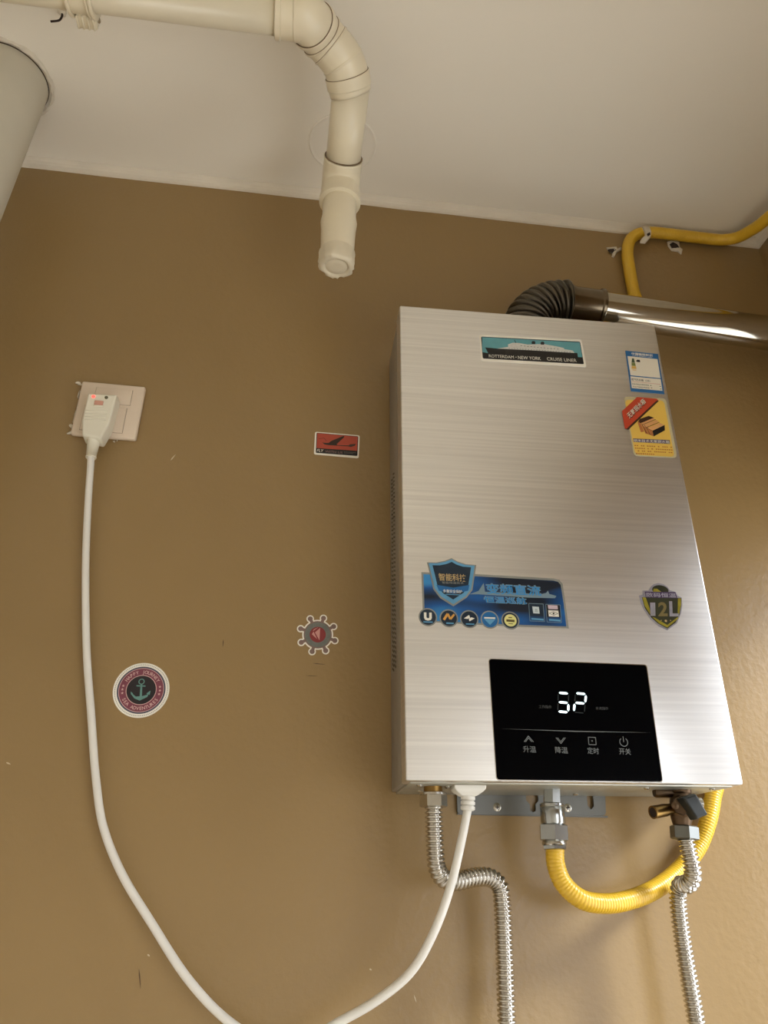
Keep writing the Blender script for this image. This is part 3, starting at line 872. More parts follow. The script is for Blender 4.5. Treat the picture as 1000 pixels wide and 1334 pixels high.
# pipe clamp holding the run (upper left)
def clamp():
    d = (dr_b - dr_a).normalized()
    p = at_y(101, 2, dr_y)
    t = (p - dr_a).dot(d)
    c = dr_a + d * t
    root = empty('pipe_clamp', c)
    tag(root, 'white plastic pipe clamp around the drain pipe at top left', 'pipe clamp')
    r = .0242
    def ridge(x, w, h):
        return profile_tube('rib', d * (x - w / 2), d * (x + w / 2), [(0, r), (0, r + h - .001), (w * .25, r + h), (w * .75, r + h), (w, r + h - .001), (w, r)], 44, caps=False)
    link('band', profile_tube('band', d * -.014, d * .014, [(0, r), (0, r + .0022), (.028, r + .0022), (.028, r)], 44, caps=False), M_pvc, root)
    link('rib', ridge(-.0125, .0042, .0062), M_pvc, root)
    link('rib', ridge(.0095, .0030, .0056), M_pvc, root)
    link('rib', ridge(.0135, .0042, .0066), M_pvc, root)
    ear = link('ear', box_mesh('ear', (-.010, r - .004, -.016), (.014, r + .014, .004), .002, 2), M_pvc, root)
    for k in range(4):
        link('ear_rib', box_mesh('ear_rib', (-.009 + k * .0062, r - .003, -.0185), (-.0068 + k * .0062, r + .0135, -.015), .0006, 1), M_pvc, ear)
    link('screw', profile_tube('screw', (.013, r + .006, -.008), (.019, r + .006, -.008), [(0, .003), (.003, .003), (.004, .0018)], 14), M_nickel, root)
    # hanger strap up to the ceiling
    link('hanger', tube_mesh('hanger', [Vector((0, 0, r)), Vector((0, 0, ZC - c.z))], .004, 14), M_pvc, root)
clamp()

def blob(name, c, size, material, parent=None, n=2, amp=.35, flat_y=1.0, seed=0):
    rnd = random.Random(seed)
    bm = bmesh.new()
    bmesh.ops.create_icosphere(bm, subdivisions=n, radius=1.0)
    ph = [(rnd.uniform(0, 6.3), rnd.uniform(2, 5), Vector((rnd.uniform(-1, 1), rnd.uniform(-1, 1), rnd.uniform(-1, 1)))) for _ in range(5)]
    for v in bm.verts:
        k = 1 + sum(amp / 3 * math.sin(f * v.co.dot(d_) + p) for p, f, d_ in ph)
        v.co = Vector((v.co.x * k * size[0], v.co.y * k * size[1], v.co.z * k * size[2]))
    me = bpy.data.meshes.new(name); bm.to_mesh(me); bm.free()
    for p in me.polygons: p.use_smooth = True
    return link(name, me, material, parent, c)

# hooked screw left of the clamp, below the run
pk = at_z(79, 18, ZC - .012)
root = empty('ceiling_hook', (pk.x, pk.y, ZC))
tag(root, 'small rusty hook with a white putty blob hanging from the ceiling beside the pipe clamp', 'hook')
link('putty', blob('tmp', (0, 0, 0), (.0055, .0055, .008), M_putty, seed=3).data, M_putty, root, (0, 0, -.007))
bpy.data.objects.remove(bpy.data.objects['tmp'])
link('wire', tube_mesh('wire', catmull([Vector((0, 0, -.008)), Vector((.003, -.001, -.017)), Vector((.0, .002, -.022)), Vector((-.011, .003, -.026))], 8), .0014, 10), M_mortar, root)

# ceiling rosette behind the drain pipe
cr = at_z(446, 187, ZC)
ro = (at_z(490, 190, ZC) - at_z(402, 190, ZC)).length / 2
rz = empty('ceiling_rosette', (cr.x, cr.y, ZC))
tag(rz, 'round painted-over patch on the ceiling behind the drain pipe', 'rosette')
link('disc', profile_tube('disc', (0, 0, .001), (0, 0, -1), [(0, ro), (.0022, ro), (.0030, ro - .0016), (.0022, ro - .004), (.0018, ro - .006)], 56), M_ceiling, rz)

# ------------------------------------------------------------------ riser stack, upper left
def riser():
    pts = [at_z(*p, ZC) for p in ((0, 52), (33, 62), (52, 84), (63, 115), (60, 143))]
    # circle fit on the ceiling
    best = None
    import itertools
    A = [[p.x, p.y, 1.0] for p in pts]; B = [-(p.x ** 2 + p.y ** 2) for p in pts]
    # normal equations 3x3
    N = Matrix([[sum(A[k][i] * A[k][j] for k in range(5)) for j in range(3)] for i in range(3)])
    b = Vector([sum(A[k][i] * B[k] for k in range(5)) for i in range(3)])
    s = N.inverted() @ b
    cx, cy = -s[0] / 2, -s[1] / 2
    R = math.sqrt(max(1e-6, cx * cx + cy * cy - s[2]))
    return cx, cy, R
rcx, rcy, rR = riser()
print('RISER', rcx, rcy, rR)
rR = min(rR, .08)
root = empty('riser_pipe', (rcx, rcy, 0))
tag(root, 'thick cream painted riser pipe standing in the upper left corner', 'pipe')
link('pipe', profile_tube('pipe', (-.14, 0.0, 0), (0, 0, ZC), [(0, rR - .003), (math.hypot(ZC, .14) + .0, rR - .003)], 56), M_stack, root)
# torn paint edge and crack where it goes through the ceiling
V, F = [], []
seg = 72
for k in range(seg):
    a = 2 * PI * k / seg
    j1, j2 = random.uniform(0, .0022), random.uniform(0, .003)
    for (rad, z) in ((rR - .0035, -.0005), (rR + .0005 + j1, -.003 - j2 * .5), (rR + .004 + j2, -.0006), (rR + .004 + j2, .001)):
        V.append((rad * math.cos(a), rad * math.sin(a), ZC + z))
for k in range(seg):
    k2 = (k + 1) % seg
    for i in range(3):
        F.append((k * 4 + i, k * 4 + i + 1, k2 * 4 + i + 1, k2 * 4 + i))
link('torn_paint', mesh_of('torn_paint', V, F), M_putty, root)
link('crack', profile_tube('crack', (0, 0, ZC), (0, 0, ZC - 1), [(0, rR - .004), (0, rR - .0018), (.0024, rR - .0021), (.003, rR - .0029)], 64, caps=False), M_crack, root)

# ------------------------------------------------------------------ socket and power cord
SC = Vector((-0.2633, 0, 2.1811))
sock = empty('wall_socket', (SC.x, 0, SC.z), (0, 0.0126, 0))
tag(sock, 'square ivory plastic wall socket left of the water heater', 'socket')
link('plate', box_mesh('plate', (-.043, -.0085, -.043), (.043, 0, .043), .0028, 3), M_plastic, sock)
M_groove = mat('socket_groove', (170, 150, 128), 0.5)
link('switch_groove', box_mesh('switch_groove', (-.0225, -.0087, .0085), (.0275, -.008, .0345), .0003, 1), M_groove, sock)
link('switch_insert', box_mesh('switch_insert', (-.0218, -.0102, .0092), (.0268, -.008, .0338), .0008, 2), M_plastic, sock)
link('outlet_groove', box_mesh('outlet_groove', (-.0325, -.0087, -.0365), (.0245, -.008, .0045), .0003, 1), M_groove, sock)
link('outlet_insert', box_mesh('outlet_insert', (-.0318, -.0100, -.0358), (.0238, -.008, .0038), .0008, 2), M_plastic, sock)
fl = []
for i, (px, py, sx, sz) in enumerate(((103, 501, .0034, .0014), (103, 514, .0012, .005), (94, 556, .0026, .0030), (93, 564, .0046, .0022), (98, 540, .0012, .008), (149, 575, .0014, .0012), (153, 574, .0007, .0007))):
    p = at_y(px, py, -.002)
    o = blob('flake', p - SC, (sx, .002, sz), M_putty, None, 2, 1.1, seed=20 + i)
    for pp in o.data.polygons: pp.use_smooth = False
    o.parent = sock

def power_cord():
    base = at_y(118, 545, 0)
    root = empty('power_cord', (base.x, -.0098, base.z))
    o = Vector(root.location)
    tag(root, 'white power cord with a safety plug looping from the wall socket to the water heater', 'power cord')
    YF_ = -.036
    q = lambda x, y: (70 + x / 6.667, 470 + y / 6.667)
    fr = [at_y(*q(*p), YF_) for p in ((300, 282), (545, 296), (478, 545), (405, 668), (250, 640), (245, 520))]
    # body: back outline at the socket, front face slightly inset
    c = sum(fr, Vector()) / 6
    rings = []
    for (y, k) in ((-.0098, .97), (-.014, 1.04), (-.028, 1.04), (-.0335, 1.03), (YF_, .985)):
        rings.append([Vector((c.x + (p.x - c.x) * k, y, c.z + (p.z - c.z) * k)) - o for p in fr])
    V, F = [], []
    for r_ in rings: V += r_
    for i in range(len(rings) - 1):
        for k in range(6):
            k2 = (k + 1) % 6
            F.append((i * 6 + k, i * 6 + k2, (i + 1) * 6 + k2, (i + 1) * 6 + k))
    F.append(tuple(range(6))); F.append(tuple(24 + k for k in range(6)))
    me = mesh_of('plug', V, F)
    bm = bmesh.new(); bm.from_mesh(me)
    bmesh.ops.bevel(bm, geom=[e for e in bm.edges if len(e.link_faces) == 2 and e.calc_face_angle(0) > .3], offset=.0016, segments=2, profile=.5, affect='EDGES')
    bm.to_mesh(me); bm.free()
    plug = link('plug', me, M_plug, root)
    def dot(px, py, r, m, nm, h=.0012):
        p = at_y(*q(px, py), YF_) - o
        return link(nm, profile_tube(nm, p + Vector((0, .0006, 0)), p + Vector((0, -1, 0)), [(0, r), (h, r), (h + .0005, r * .7)], 18), m, plug)
    dot(345, 311, .0023, M_red_led, 'indicator_light')
    dot(457, 320, .0023, M_grey_dot, 'test_button')
    p = at_y(*q(390, 372), YF_) - o
    link('reset_button', box_mesh('reset_button', p + Vector((-.0058, -.0014, -.0026)), p + Vector((.0058, .001, .0042)), .0009, 2), M_pink, plug)
    link('button_lip', box_mesh('button_lip', p + Vector((-.0066, -.0012, -.0046)), p + Vector((.0066, .001, -.0028)), .0004, 1), M_plug, plug)
    # relief lines moulded in the face
    for k in range(4):
        a = at_y(*q(275 + k * -3, 430 + k * 26), YF_) - o; b = at_y(*q(470 - k * 6, 440 + k * 26), YF_) - o
        link('face_ridge', tube_mesh('face_ridge', [a, b], .0005, 8), M_plug, plug)
    # strain relief and cable
    yb = -.024
    s = [at_y(*q(*p), yb) for p in ((352, 650), (340, 740), (322, 845))]
    link('strain_relief', tube_mesh('strain_relief', [s[0] - o, s[0].lerp(s[1], .35) - o, s[0].lerp(s[1], .4) - o, s[1] - o, s[1].lerp(s[2], .9) - o, s[1].lerp(s[2], .91) - o, s[2] - o],
                                    [.0092, .0090, .0078, .0076, .0062, .0070, .0066], 24), M_plug, root)
    px = [(118.5, 592, yb), (118, 606, -.026), (115, 650, -.018), (111.5, 740, -.014), (113, 850, -.012), (119, 935, -.012), (125, 1015, -.014), (134, 1075, -.016), (157, 1135, -.018), (197, 1202, -.02), (246, 1277, -.024), (297, 1330, -.028),
          (350, 1360, -.034), (395, 1358, -.042), (437, 1334, -.048), (488, 1305, -.058), (535, 1266, -.070), (566, 1212, -.082), (588, 1150, -.090), (602, 1090, -.093), (609.5, 1052, -.094)]
    pts = catmull([at_y(*p) - o for p in px], 14)
    rs, L = resample(pts, .006)
    link('cable', tube_mesh('cable', [p for p, _ in rs], .0044, 18), M_cable, root)
    # connector at the heater
    e = at_y(609, 1056, -.094) - o
    zt = HM @ Vector((0, -.095, 0))
    t = at_y(609.5, 1022, -.094) - o
    tz = Vector((t.x, t.y, zt.z - o.z - .001))
    mid = e.lerp(tz, .5)
    link('strain_relief', tube_mesh('strain_relief', [e, e.lerp(tz, .6)], .0058, 24), M_cable, root)
    for k in range(3):
        a = e.lerp(tz, .02 + .19 * k)
        link('relief_ring', profile_tube('relief_ring', a, tz, [(0, .0068), (.0006, .0076), (.0034, .0076), (.004, .0068)], 24), M_cable, root)
    m0 = e.lerp(tz, .55)
    h = (tz - m0).length
    V = []
    for (f_, wx, wy) in ((0, .008, .007), (.35, .014, .010), (.62, .0172, .011), (1.0, .0172, .011)):
        p = m0.lerp(tz, f_)
        for sx, sy in ((-1, -1), (1, -1), (1, 1), (-1, 1)):
            V.append(p + Vector((sx * wx, sy * wy, 0)))
    F = [(0, 1, 2, 3), (12, 13, 14, 15)]
    for i in range(3):
        for k in range(4):
            F.append((i * 4 + k, i * 4 + (k + 1) % 4, (i + 1) * 4 + (k + 1) % 4, (i + 1) * 4 + k))
    me = mesh_of('connector', V, F)
    bm = bmesh.new(); bm.from_mesh(me)
    bmesh.ops.bevel(bm, geom=list(bm.edges), offset=.0012, segments=2, profile=.5, affect='EDGES')
    bm.to_mesh(me); bm.free()
    con = link('connector', me, M_cable, root)
    link('mounting_screw', profile_tube('mounting_screw', tz + Vector((-.022, 0, .002)), tz + Vector((-.022, 0, -1)), [(0, .0034), (.005, .0034), (.006, .002)], 14), M_nickel, con)
power_cord()

# ------------------------------------------------------------------ mounting bracket under the heater
def bracket():
    W = wall_plane(at_y(690, 1040, 0))
    P = lambda px, py: W.hit(px, py)
    root = empty('mounting_bracket', W.o)
    tag(root, 'grey steel mounting bracket screwed to the wall below the water heater', 'bracket')
    zt = .02
    a, b = P(594, 1036), P(787, 1037)
    lo_l, lo_r = P(594.5, 1061.5), P(787, 1063)
    outer = [Vector((a.x, zt)), Vector((b.x, zt))] + rounded([lo_r, lo_l], .0035)[0:0]
    def corner(p, da, db, r=.004):
        return [p + da * r, p + da * r * .3 + db * r * .3, p + db * r]
    outer = [Vector((b.x, zt)), Vector((a.x, zt))] + corner(lo_l, Vector((0, 1)), Vector((1, 0))) + corner(lo_r, Vector((-1, 0)), Vector((0, 1)))
    k = P(691, 1040)
    key = [Vector((k.x - .0075, k.y + .012)), Vector((k.x - .0075, k.y - .003)), Vector((k.x - .0035, k.y - .007)), Vector((k.x - .0035, k.y - .014)), Vector((k.x, k.y - .016)),
           Vector((k.x + .0035, k.y - .014)), Vector((k.x + .0035, k.y - .007)), Vector((k.x + .0075, k.y - .003)), Vector((k.x + .0075, k.y + .012))]
    s = P(766, 1040)
    slot = [Vector((s.x - .004, s.y + .012)), Vector((s.x - .004, s.y - .009)), Vector((s.x, s.y - .013)), Vector((s.x + .004, s.y - .009)), Vector((s.x + .004, s.y + .012))]
    cu = bpy.data.curves.new('plate', 'CURVE'); cu.dimensions = '2D'; cu.fill_mode = 'BOTH'; cu.extrude = .0016
    for loop in (outer, key, slot):
        sp = cu.splines.new('POLY'); sp.points.add(len(loop) - 1); sp.use_cyclic_u = True
        for i, v in enumerate(loop): sp.points[i].co = (v.x, v.y, 0, 1)
    ob = bpy.data.objects.new('plate', cu); COL.objects.link(ob)
    me = bpy.data.meshes.new_from_object(ob)
    bpy.data.objects.remove(ob); bpy.data.curves.remove(cu)
    for v in me.vertices:
        x, y, z = v.co
        v.co = (x, -.0042 + z, y)
    me.materials.clear(); me.name = 'plate'
    link('plate', me, M_bracket, root)
    link('lip', box_mesh('lip', (a.x, -.0035, lo_l.y + .0), (b.x, -.0008, lo_l.y + .0018)), M_bracket, root)
    for (px, py) in ((645.5, 1052), (737, 1053)):
        c = P(px, py)
        sc = link('screw', profile_tube('screw', (c.x, -.005, c.y), (c.x, -1, c.y), [(0, .0048), (.0008, .0048), (.0014, .0040), (.0016, .001)], 20), M_nickel, root)
        for hor in (0, 1):
            w, h = (.0024, .0006) if hor else (.0006, .0024)
            link('cross_slot', box_mesh('cross_slot', (c.x - w, -.0069, c.y - h), (c.x + w, -.0060, c.y + h)), M_mortar, sc)
bracket()

# ------------------------------------------------------------------ hoses and valves under the heater
ZB = 1.6949   # underside
def under(px, y, py=1026):
    p = at_y(px, py, y)
    return p

def left_hose():
    y = -.085
    n0 = at_y(564, 1034, y); n1 = at_y(564.5, 1052, y)
    root = empty('water_hose', (n0.x, y, ZB))
    o = Vector(root.location)
    tag(root, 'corrugated steel water hose hanging from the left of the water heater, bending right', 'water hose')
    top = Vector((n0.x, y, ZB + .0015)) - o
    a, b = n0 - o, n1 - o
    link('thread', profile_tube('thread', top, a + Vector((0, 0, -.003)), [(0, .0102), (.002, .0098), (.004, .0102), (.006, .0098), (.008, .0102), (.010, .0098), (.012, .0102)], 28), M_brass, root)
    link('nut', hex_mesh('nut', a, b, .0148, PI / 6 + .12), M_nickel, root)
    link('nut_flange', profile_tube('nut_flange', a + Vector((0, 0, .0015)), b, [(0, .0128), (.0008, .0144), (.003, .0144), (.0035, .013)], 28), M_nickel, root)
    c = [at_y(564.5, 1050, y), at_y(565.5, 1080, y), at_y(567, 1110, y + .002), at_y(569, 1130, y + .005), at_y(577, 1144, y + .01), at_y(594, 1148, y + .016), at_y(617, 1143, y + .022), at_y(637, 1143, y + .027), at_y(650, 1153, y + .03), at_y(654, 1178, y + .033), at_y(656.5, 1230, y + .035), at_y(660, 1334, y + .036), at_y(664, 1440, y + .036)]
    link('hose', corrugated('hose', [p - o for p in c], .0080, .0016, .0045, 24, 9), M_hose, root)
left_hose()

def gas_hose():
    y = -.072
    root = empty('gas_hose', at_y(719, 1028, y))
    o = Vector(root.location)
    tag(root, 'yellow gas hose looping from the heater inlet up behind it and along the ceiling', 'gas hose')
    Y = lambda px, py, yy: at_y(px, py, yy) - o
    top = Vector((Y(718.5, 1028, y).x, 0, ZB + .001 - o.z))
    a = Y(718.5, 1050, y); b = Y(720.5, 1074, y); c = Y(721.5, 1096, y); d = Y(722.5, 1107, y)
    link('inlet_body', hex_mesh('inlet_body', top, a + Vector((0, 0, .002)), .0098, .2), M_chrome, root)
    link('union', profile_tube('union', a + Vector((0, 0, .003)), b, [(0, .0118), (.001, .0132), (.003, .0132), (.004, .0124), (.006, .0132), (.020, .0132), (.0225, .0118)], 32), M_chrome, root)
    link('nut', hex_mesh('nut', b, c, .0165, .25), M_chrome, root)
    link('ferrule', profile_tube('ferrule', c + Vector((0, 0, .0005)), d, [(0, .0122), (.002, .0132), (.0035, .0132), (.0045, .0122)], 28), M_nickel, root)
    link('nut', hex_mesh('nut', c + (d - c) * .42, d, .0135, .3, .0008), M_chrome, root)
    ctrl = [Y(722.5, 1103, y), Y(723.5, 1125, y), Y(733, 1150, y), Y(756, 1171, y), Y(788, 1177, y + .008), (Y(820, 1172, y + .018)), Y(855, 1157, y + .034), Y(887, 1131, y + .050), Y(909, 1103, y + .055), Y(922, 1070, -.016), Y(928, 1040, -.013), Y(931, 1010, -.012)]
    ctrl += [Vector((.475, -.012, 1.80)) - o, Vector((.470, -.012, 2.05)) - o, Vector((.452, -.012, 2.26)) - o,
             Y(829, 398, -.012), Y(824.5, 378, -.0125), Y(819.5, 350, -.0125), Y(817, 328, -.0125), Y(821, 312, -.0128), Y(832, 304.5, -.0135), Y(848, 303, -.014), Y(875, 305.5, -.014), Y(913, 310, -.014), Y(940, 312.5, -.018),
             Y(958, 310, -.030), Y(974, 302.5, -.052), Y(1000, 284, -.095), Vector((.772, -.20, 2.606)) - o, Vector((.776, -.5, 2.61)) - o]
    pts = catmull(ctrl, 14)
    rs, L = resample(pts, .00085)
    link('hose', tube_mesh('hose', [p for p, s in rs], [.0098 + .00028 * math.cos(2 * PI * s / .0034) for p, s in rs], 20), M_yellow, root)
gas_hose()

def right_hose():
    y = -.082
    vt = at_y(889, 1030, y)
    root = empty('inlet_valve', (vt.x, y, ZB))
    o = Vector(root.location)
    tag(root, 'brass inlet valve with a black handle and side drain spout under the heater', 'valve')
    Y = lambda px, py, yy=y: at_y(px, py, yy) - o
    q = lambda x, y_: (830 + x / 7.143, 1010 + y_ / 7.143)
    top = Vector((Y(*q(395, 150)).x, 0, .0015))
    bot = Y(*q(415, 470))
    body = profile_tube('body', top, bot, [(0, .0125), (.004, .0125), (.006, .0108), (.018, .0118), (.026, .0125), (.034, .0105), ((bot - top).length + .004, .0086)], 28)
    link('body', body, M_old_brass, root)
    a = Y(*q(340, 165)); b = Y(*q(155, 160))
    link('relief_knob', profile_tube('relief_knob', a, b, [(0, .0052), ((b - a).length - .002, .0056), ((b - a).length, .0045)], 20), M_old_brass, root)
    a = Y(*q(330, 310), y - .004); b = Y(*q(142, 345), y - .012)
    L = (b - a).length
    sp = link('drain_spout', profile_tube('drain_spout', a, b, [(0, .0058), (L * .3, .0058), (L * .35, .0066), (L, .0068), (L, .0052), (L - .008, .005)], 24), M_brass, root)
    link('spout_bore', profile_tube('spout_bore', b + (a - b).normalized() * .0004, a, [(0, .0053), (.001, .0051)], 24), M_mortar, sp)
    # ball housing facing the room, spindle, lever
    c0 = Y(*q(410, 290), y); c1 = Y(*q(408, 280), y - .022)
    link('spindle_housing', profile_tube('spindle_housing', c0, c1, [(0, .0125), (.012, .0125), (.014, .010), ((c1 - c0).length, .009)], 8), M_old_brass, root)
    lv = [Y(*q(*p), y - .026) for p in ((385, 215), (505, 172), (622, 372), (515, 418))]
    V = []
    for (yy, k) in ((.006, 1.0), (-.007, 1.0), (-.010, .86)):
        cc_ = sum(lv, Vector()) / 4
        for p in lv:
            e = cc_ + (p - cc_) * k
            V.append(Vector((e.x, e.y + yy, e.z)))
    F = [(0, 1, 2, 3), (8, 9, 10, 11)]
    for i in range(2):
        for k in range(4):
            F.append((i * 4 + k, i * 4 + (k + 1) % 4, (i + 1) * 4 + (k + 1) % 4, (i + 1) * 4 + k))
    me = mesh_of('handle', V, F)
    bm = bmesh.new(); bm.from_mesh(me)
    bmesh.ops.bevel(bm, geom=list(bm.edges), offset=.0011, segments=2, profile=.5, affect='EDGES')
    bm.to_mesh(me); bm.free()
    h = link('handle', me, M_handle, root)
    link('handle_screw', profile_tube('handle_screw', Y(*q(350, 280), y - .024), Y(*q(350, 280), y - .034), [(0, .004), (.004, .004), (.005, .0025)], 16), M_old_brass, root)
    link('end_cap', profile_tube('end_cap', Y(*q(560, 262), y - .004), Y(*q(600, 262), y - .004), [(0, .0062), (.004, .0062), (.0055, .004)], 18), M_nickel, root)

    # hose
    n0, n1 = at_y(*q(432, 470), y), at_y(*q(442, 600), y)
    hr = empty('water_hose', n0)
    o2 = Vector(n0)
    tag(hr, 'corrugated steel water hose hanging from the black handled valve, kinked towards the wall', 'water hose')
    link('nut', hex_mesh('nut', n0 - o2, n1 - o2, .0152, .12), M_nut_dark, hr)
    Z = lambda px, py, yy: at_y(px, py, yy) - o2
    c = [Z(893, 1092, y), Z(896.5, 1110, y), Z(901, 1128, y - .001), Z(902, 1143, y + .002), Z(896, 1152, y + .010), Z(888, 1152, y + .020), Z(883.5, 1160, y + .027), Z(883.5, 1180, y + .030), Z(889, 1225, y + .031), Z(898, 1280, y + .031), Z(907, 1334, y + .031), Z(922, 1440, y + .031)]
    link('hose', corrugated('hose', c, .0080, .0016, .0045, 24, 9), M_hose, hr)
right_hose()

# ------------------------------------------------------------------ wall stickers
def wall_sticker(px, py):
    W = wall_plane(at_y(px, py, 0))
    W.place = lambda q, off: Vector((q.x, -off, q.y))
    return W

def base(W, name, loop, material, label):
    o = flat(W, name, loop, material, 0, None, .0003)
    o.location = W.o
    return tag(o, label, 'sticker', 'stickers on the wall')

M_sred = mat('print_orange_red', (178, 74, 52), 0.45, 0, 0.06, 60)
M_splane = mat('print_plane_dark', (52, 34, 24), 0.45)
M_sgrey = mat('print_grey', (112, 104, 100), 0.45)
W = wall_sticker(439, 580)
cF = lambda x, y: W.hit(405 + x / 14.925, 555 + y / 14.925)
st = base(W, 'plane_sticker', rounded([cF(78, 112), cF(948, 184), cF(926, 630), cF(55, 553)], .003), M_st_white, 'small red rectangular sticker with a propeller plane reading FLY WITH US')
flat(W, 'black_field', rounded([cF(108, 133), cF(918, 203), cF(900, 586), cF(92, 524)], .0018), M_black, 1, st)
flat(W, 'red_field', [cF(122, 143), cF(905, 212), cF(892, 486), cF(108, 432)], M_sred, 2, st)
flat(W, 'wing', [cF(345, 330), cF(400, 290), cF(620, 200), cF(648, 198), cF(640, 225), cF(480, 375), cF(350, 378)], M_splane, 3, st)
flat(W, 'fuselage', [cF(212, 322), cF(260, 332), cF(345, 335), cF(500, 366), cF(740, 374), cF(760, 360), cF(870, 352), cF(850, 388), cF(770, 414), cF(735, 402), cF(480, 386), cF(330, 376), cF(262, 364)], M_splane, 4, st)
many(W, 'far_wing', [bar(cF(150, 255), cF(250, 235), .0008), bar(cF(250, 235), cF(300, 295), .0008)], mat('print_dark_red', (120, 36, 32), 0.45), 3, st)
flat(W, 'stripe', bar(cF(510, 372), cF(735, 378), .0006), mat('print_stripe', (206, 96, 78), 0.45), 5, st)
text(W, 'FLY', cF(112, 500), cF(240, 510), cF(118, 450), M_white_print, 3, st, .008, .2)
text(W, 'WITH US', cF(275, 518), cF(612, 545), cF(275, 475), mat('print_grey_red', (140, 112, 104), 0.45), 3, st, .0, .1)
many(W, 'small_print', [bar(cF(640 + i * 26, 505 + i * 2.2), cF(658 + i * 26, 506 + i * 2.2), .0008) for i in range(9)] + [bar(cF(645 + i * 30, 528 + i * 2.4), cF(664 + i * 30, 529 + i * 2.4), .0008) for i in range(6)], M_sgrey, 3, st)

# ship's wheel
W = wall_sticker(413.5, 828)
cG = lambda x, y: W.hit(370 + x / 11.11, 780 + y / 11.11)
kn = [cG(375, 287), cG(568, 285), cG(712, 405), cG(732, 606), cG(600, 752), cG(402, 772), cG(245, 634), cG(247, 438)]
cw = sum(kn, Vector((0, 0))) / 8
ang = sorted([math.atan2((k - cw).y, (k - cw).x) for k in kn])
Rk = sum((k - cw).length for k in kn) / 8
def wheel(hub, neck, knob):
    out = []
    for a in ang:
        d = Vector((math.cos(a), math.sin(a))); n = Vector((-d.y, d.x))
        h0 = math.sqrt(max(0, hub ** 2 - neck ** 2))
        out.append(cw + d * h0 - n * neck)
        s0 = math.asin(min(1, neck / knob))
        for i in range(11):
            t = PI + s0 + (2 * PI - 2 * s0) * i / 10
            out.append(cw + d * (Rk + knob * math.cos(t)) + n * knob * math.sin(t))
        out.append(cw + d * h0 + n * neck)
        nx = ang[(ang.index(a) + 1) % 8] + (2 * PI if a == ang[-1] else 0)
        s1 = math.asin(neck / hub)
        for i in range(1, 5):
            t = a + s1 + (nx - a - 2 * s1) * i / 5
            out.append(cw + Vector((math.cos(t), math.sin(t))) * hub)
    return out
u = Rk / 255.0
M_wood = mat('print_wheel_brown', (128, 104, 96), 0.5, 0, 0.2, 120)
M_wgreen = mat('print_wheel_green', (112, 116, 108), 0.5, 0, 0.15, 150)
M_wred = mat('print_wheel_red', (136, 48, 48), 0.5, 0, 0.06)
M_wpink = mat('print_wheel_pink', (206, 150, 140), 0.5)
st = base(W, 'wheel_sticker', wheel(218 * u, 42 * u, 54 * u), M_st_white, "ship's wheel shaped sticker with a red centre above the anchor sticker's level")
st['label'] = "small ship's wheel shaped sticker with a red centre and white outline"
flat(W, 'spokes', wheel(198 * u, 22 * u, 36 * u), M_wood, 1, st)
flat(W, 'green_ring', circle(cw, 180 * u, 40), M_wgreen, 2, st)
many(W, 'ring_marks', [bar(cw + Vector((math.cos(t), math.sin(t))) * 138 * u, cw + Vector((math.cos(t), math.sin(t))) * 152 * u, 10 * u) for t in [2 * PI * i / 26 for i in range(26)]], M_sgrey, 3, st)
flat(W, 'red_disc', circle(cw, 114 * u, 36), M_wred, 3, st)
many(W, 'sails', [[cG(520, 425), cG(510, 605), cG(445, 490)], [cG(400, 515), cG(425, 478), cG(475, 585)], [cG(412, 475), cG(430, 445), cG(500, 410), cG(440, 455)]], M_wpink, 4, st)

# anchor roundel
W = wall_sticker(184, 899)
cH = lambda x, y: W.hit(135 + x / 10, 850 + y / 10)
ca = cH(490, 490)
Ra = ((cH(858, 440) - cH(120, 520)).length + (cH(560, 135) - cH(420, 848)).length) / 4
M_navyring = mat('print_dusty_blue', (70, 72, 90), 0.5)
M_magenta = mat('print_plum', (124, 60, 76), 0.5, 0, 0.05)
M_darkdisc = mat('print_black_plum', (32, 24, 28), 0.5)
M_anchor = mat('print_sea_green', (102, 146, 138), 0.5, 0, 0.08, 100)
M_pinkletter = mat('print_pale_pink_letter', (214, 176, 170), 0.5)
st = base(W, 'anchor_sticker', circle(ca, Ra, 64), M_st_white, 'round plum sticker with an anchor reading HAPPY JOURNEY SEA ADVENTURES')
many(W, 'stitch_ring', [bar(ca + Vector((math.cos(t), math.sin(t))) * Ra * .93, ca + Vector((math.cos(t + .035), math.sin(t + .035))) * Ra * .93, Ra * .02) for t in [2 * PI * i / 90 for i in range(90)]], M_navyring, 1, st)
flat(W, 'grey_ring', circle(ca, Ra * .86, 64), M_navyring, 1, st)
many(W, 'thin_ring', ring_loops(ca, Ra * .785, Ra * .805, 56), M_pinkletter, 2, st)
flat(W, 'plum_ring', circle(ca, Ra * .78, 64), M_magenta, 2, st)
flat(W, 'inner_line', circle(ca, Ra * .545, 56), M_pinkletter, 3, st)
flat(W, 'dark_disc', circle(ca, Ra * .52, 56), M_darkdisc, 4, st)
def arc_text(body, a0, a1, rad, height, outward=True):
    n = len(body)
    for i, ch in enumerate(body):
        if ch == ' ': continue
        t = math.radians(a0 + (a1 - a0) * i / (n - 1))
        d = Vector((math.cos(t), math.sin(t)))
        upv = d if outward else -d
        rt = Vector((upv.y, -upv.x))
        V, F = glyphs(ch, .012)
        x0, x1 = min(v.x for v in V), max(v.x for v in V)
        s = height / .72
        foot = ca + d * rad
        off = .00035 + .00012 * 4
        Pn = [W.pt(foot + rt * ((v.x - (x0 + x1) / 2) * s * .95) + upv * (v.y * s), off) for v in V]
        me = bpy.data.meshes.new('letter'); me.from_pydata([tuple(p) for p in Pn], [], F); me.update()
        link('letter', me, M_pinkletter, st)
arc_text('HAPPY JOURNEY', 148, 34, Ra * .60, Ra * .125)
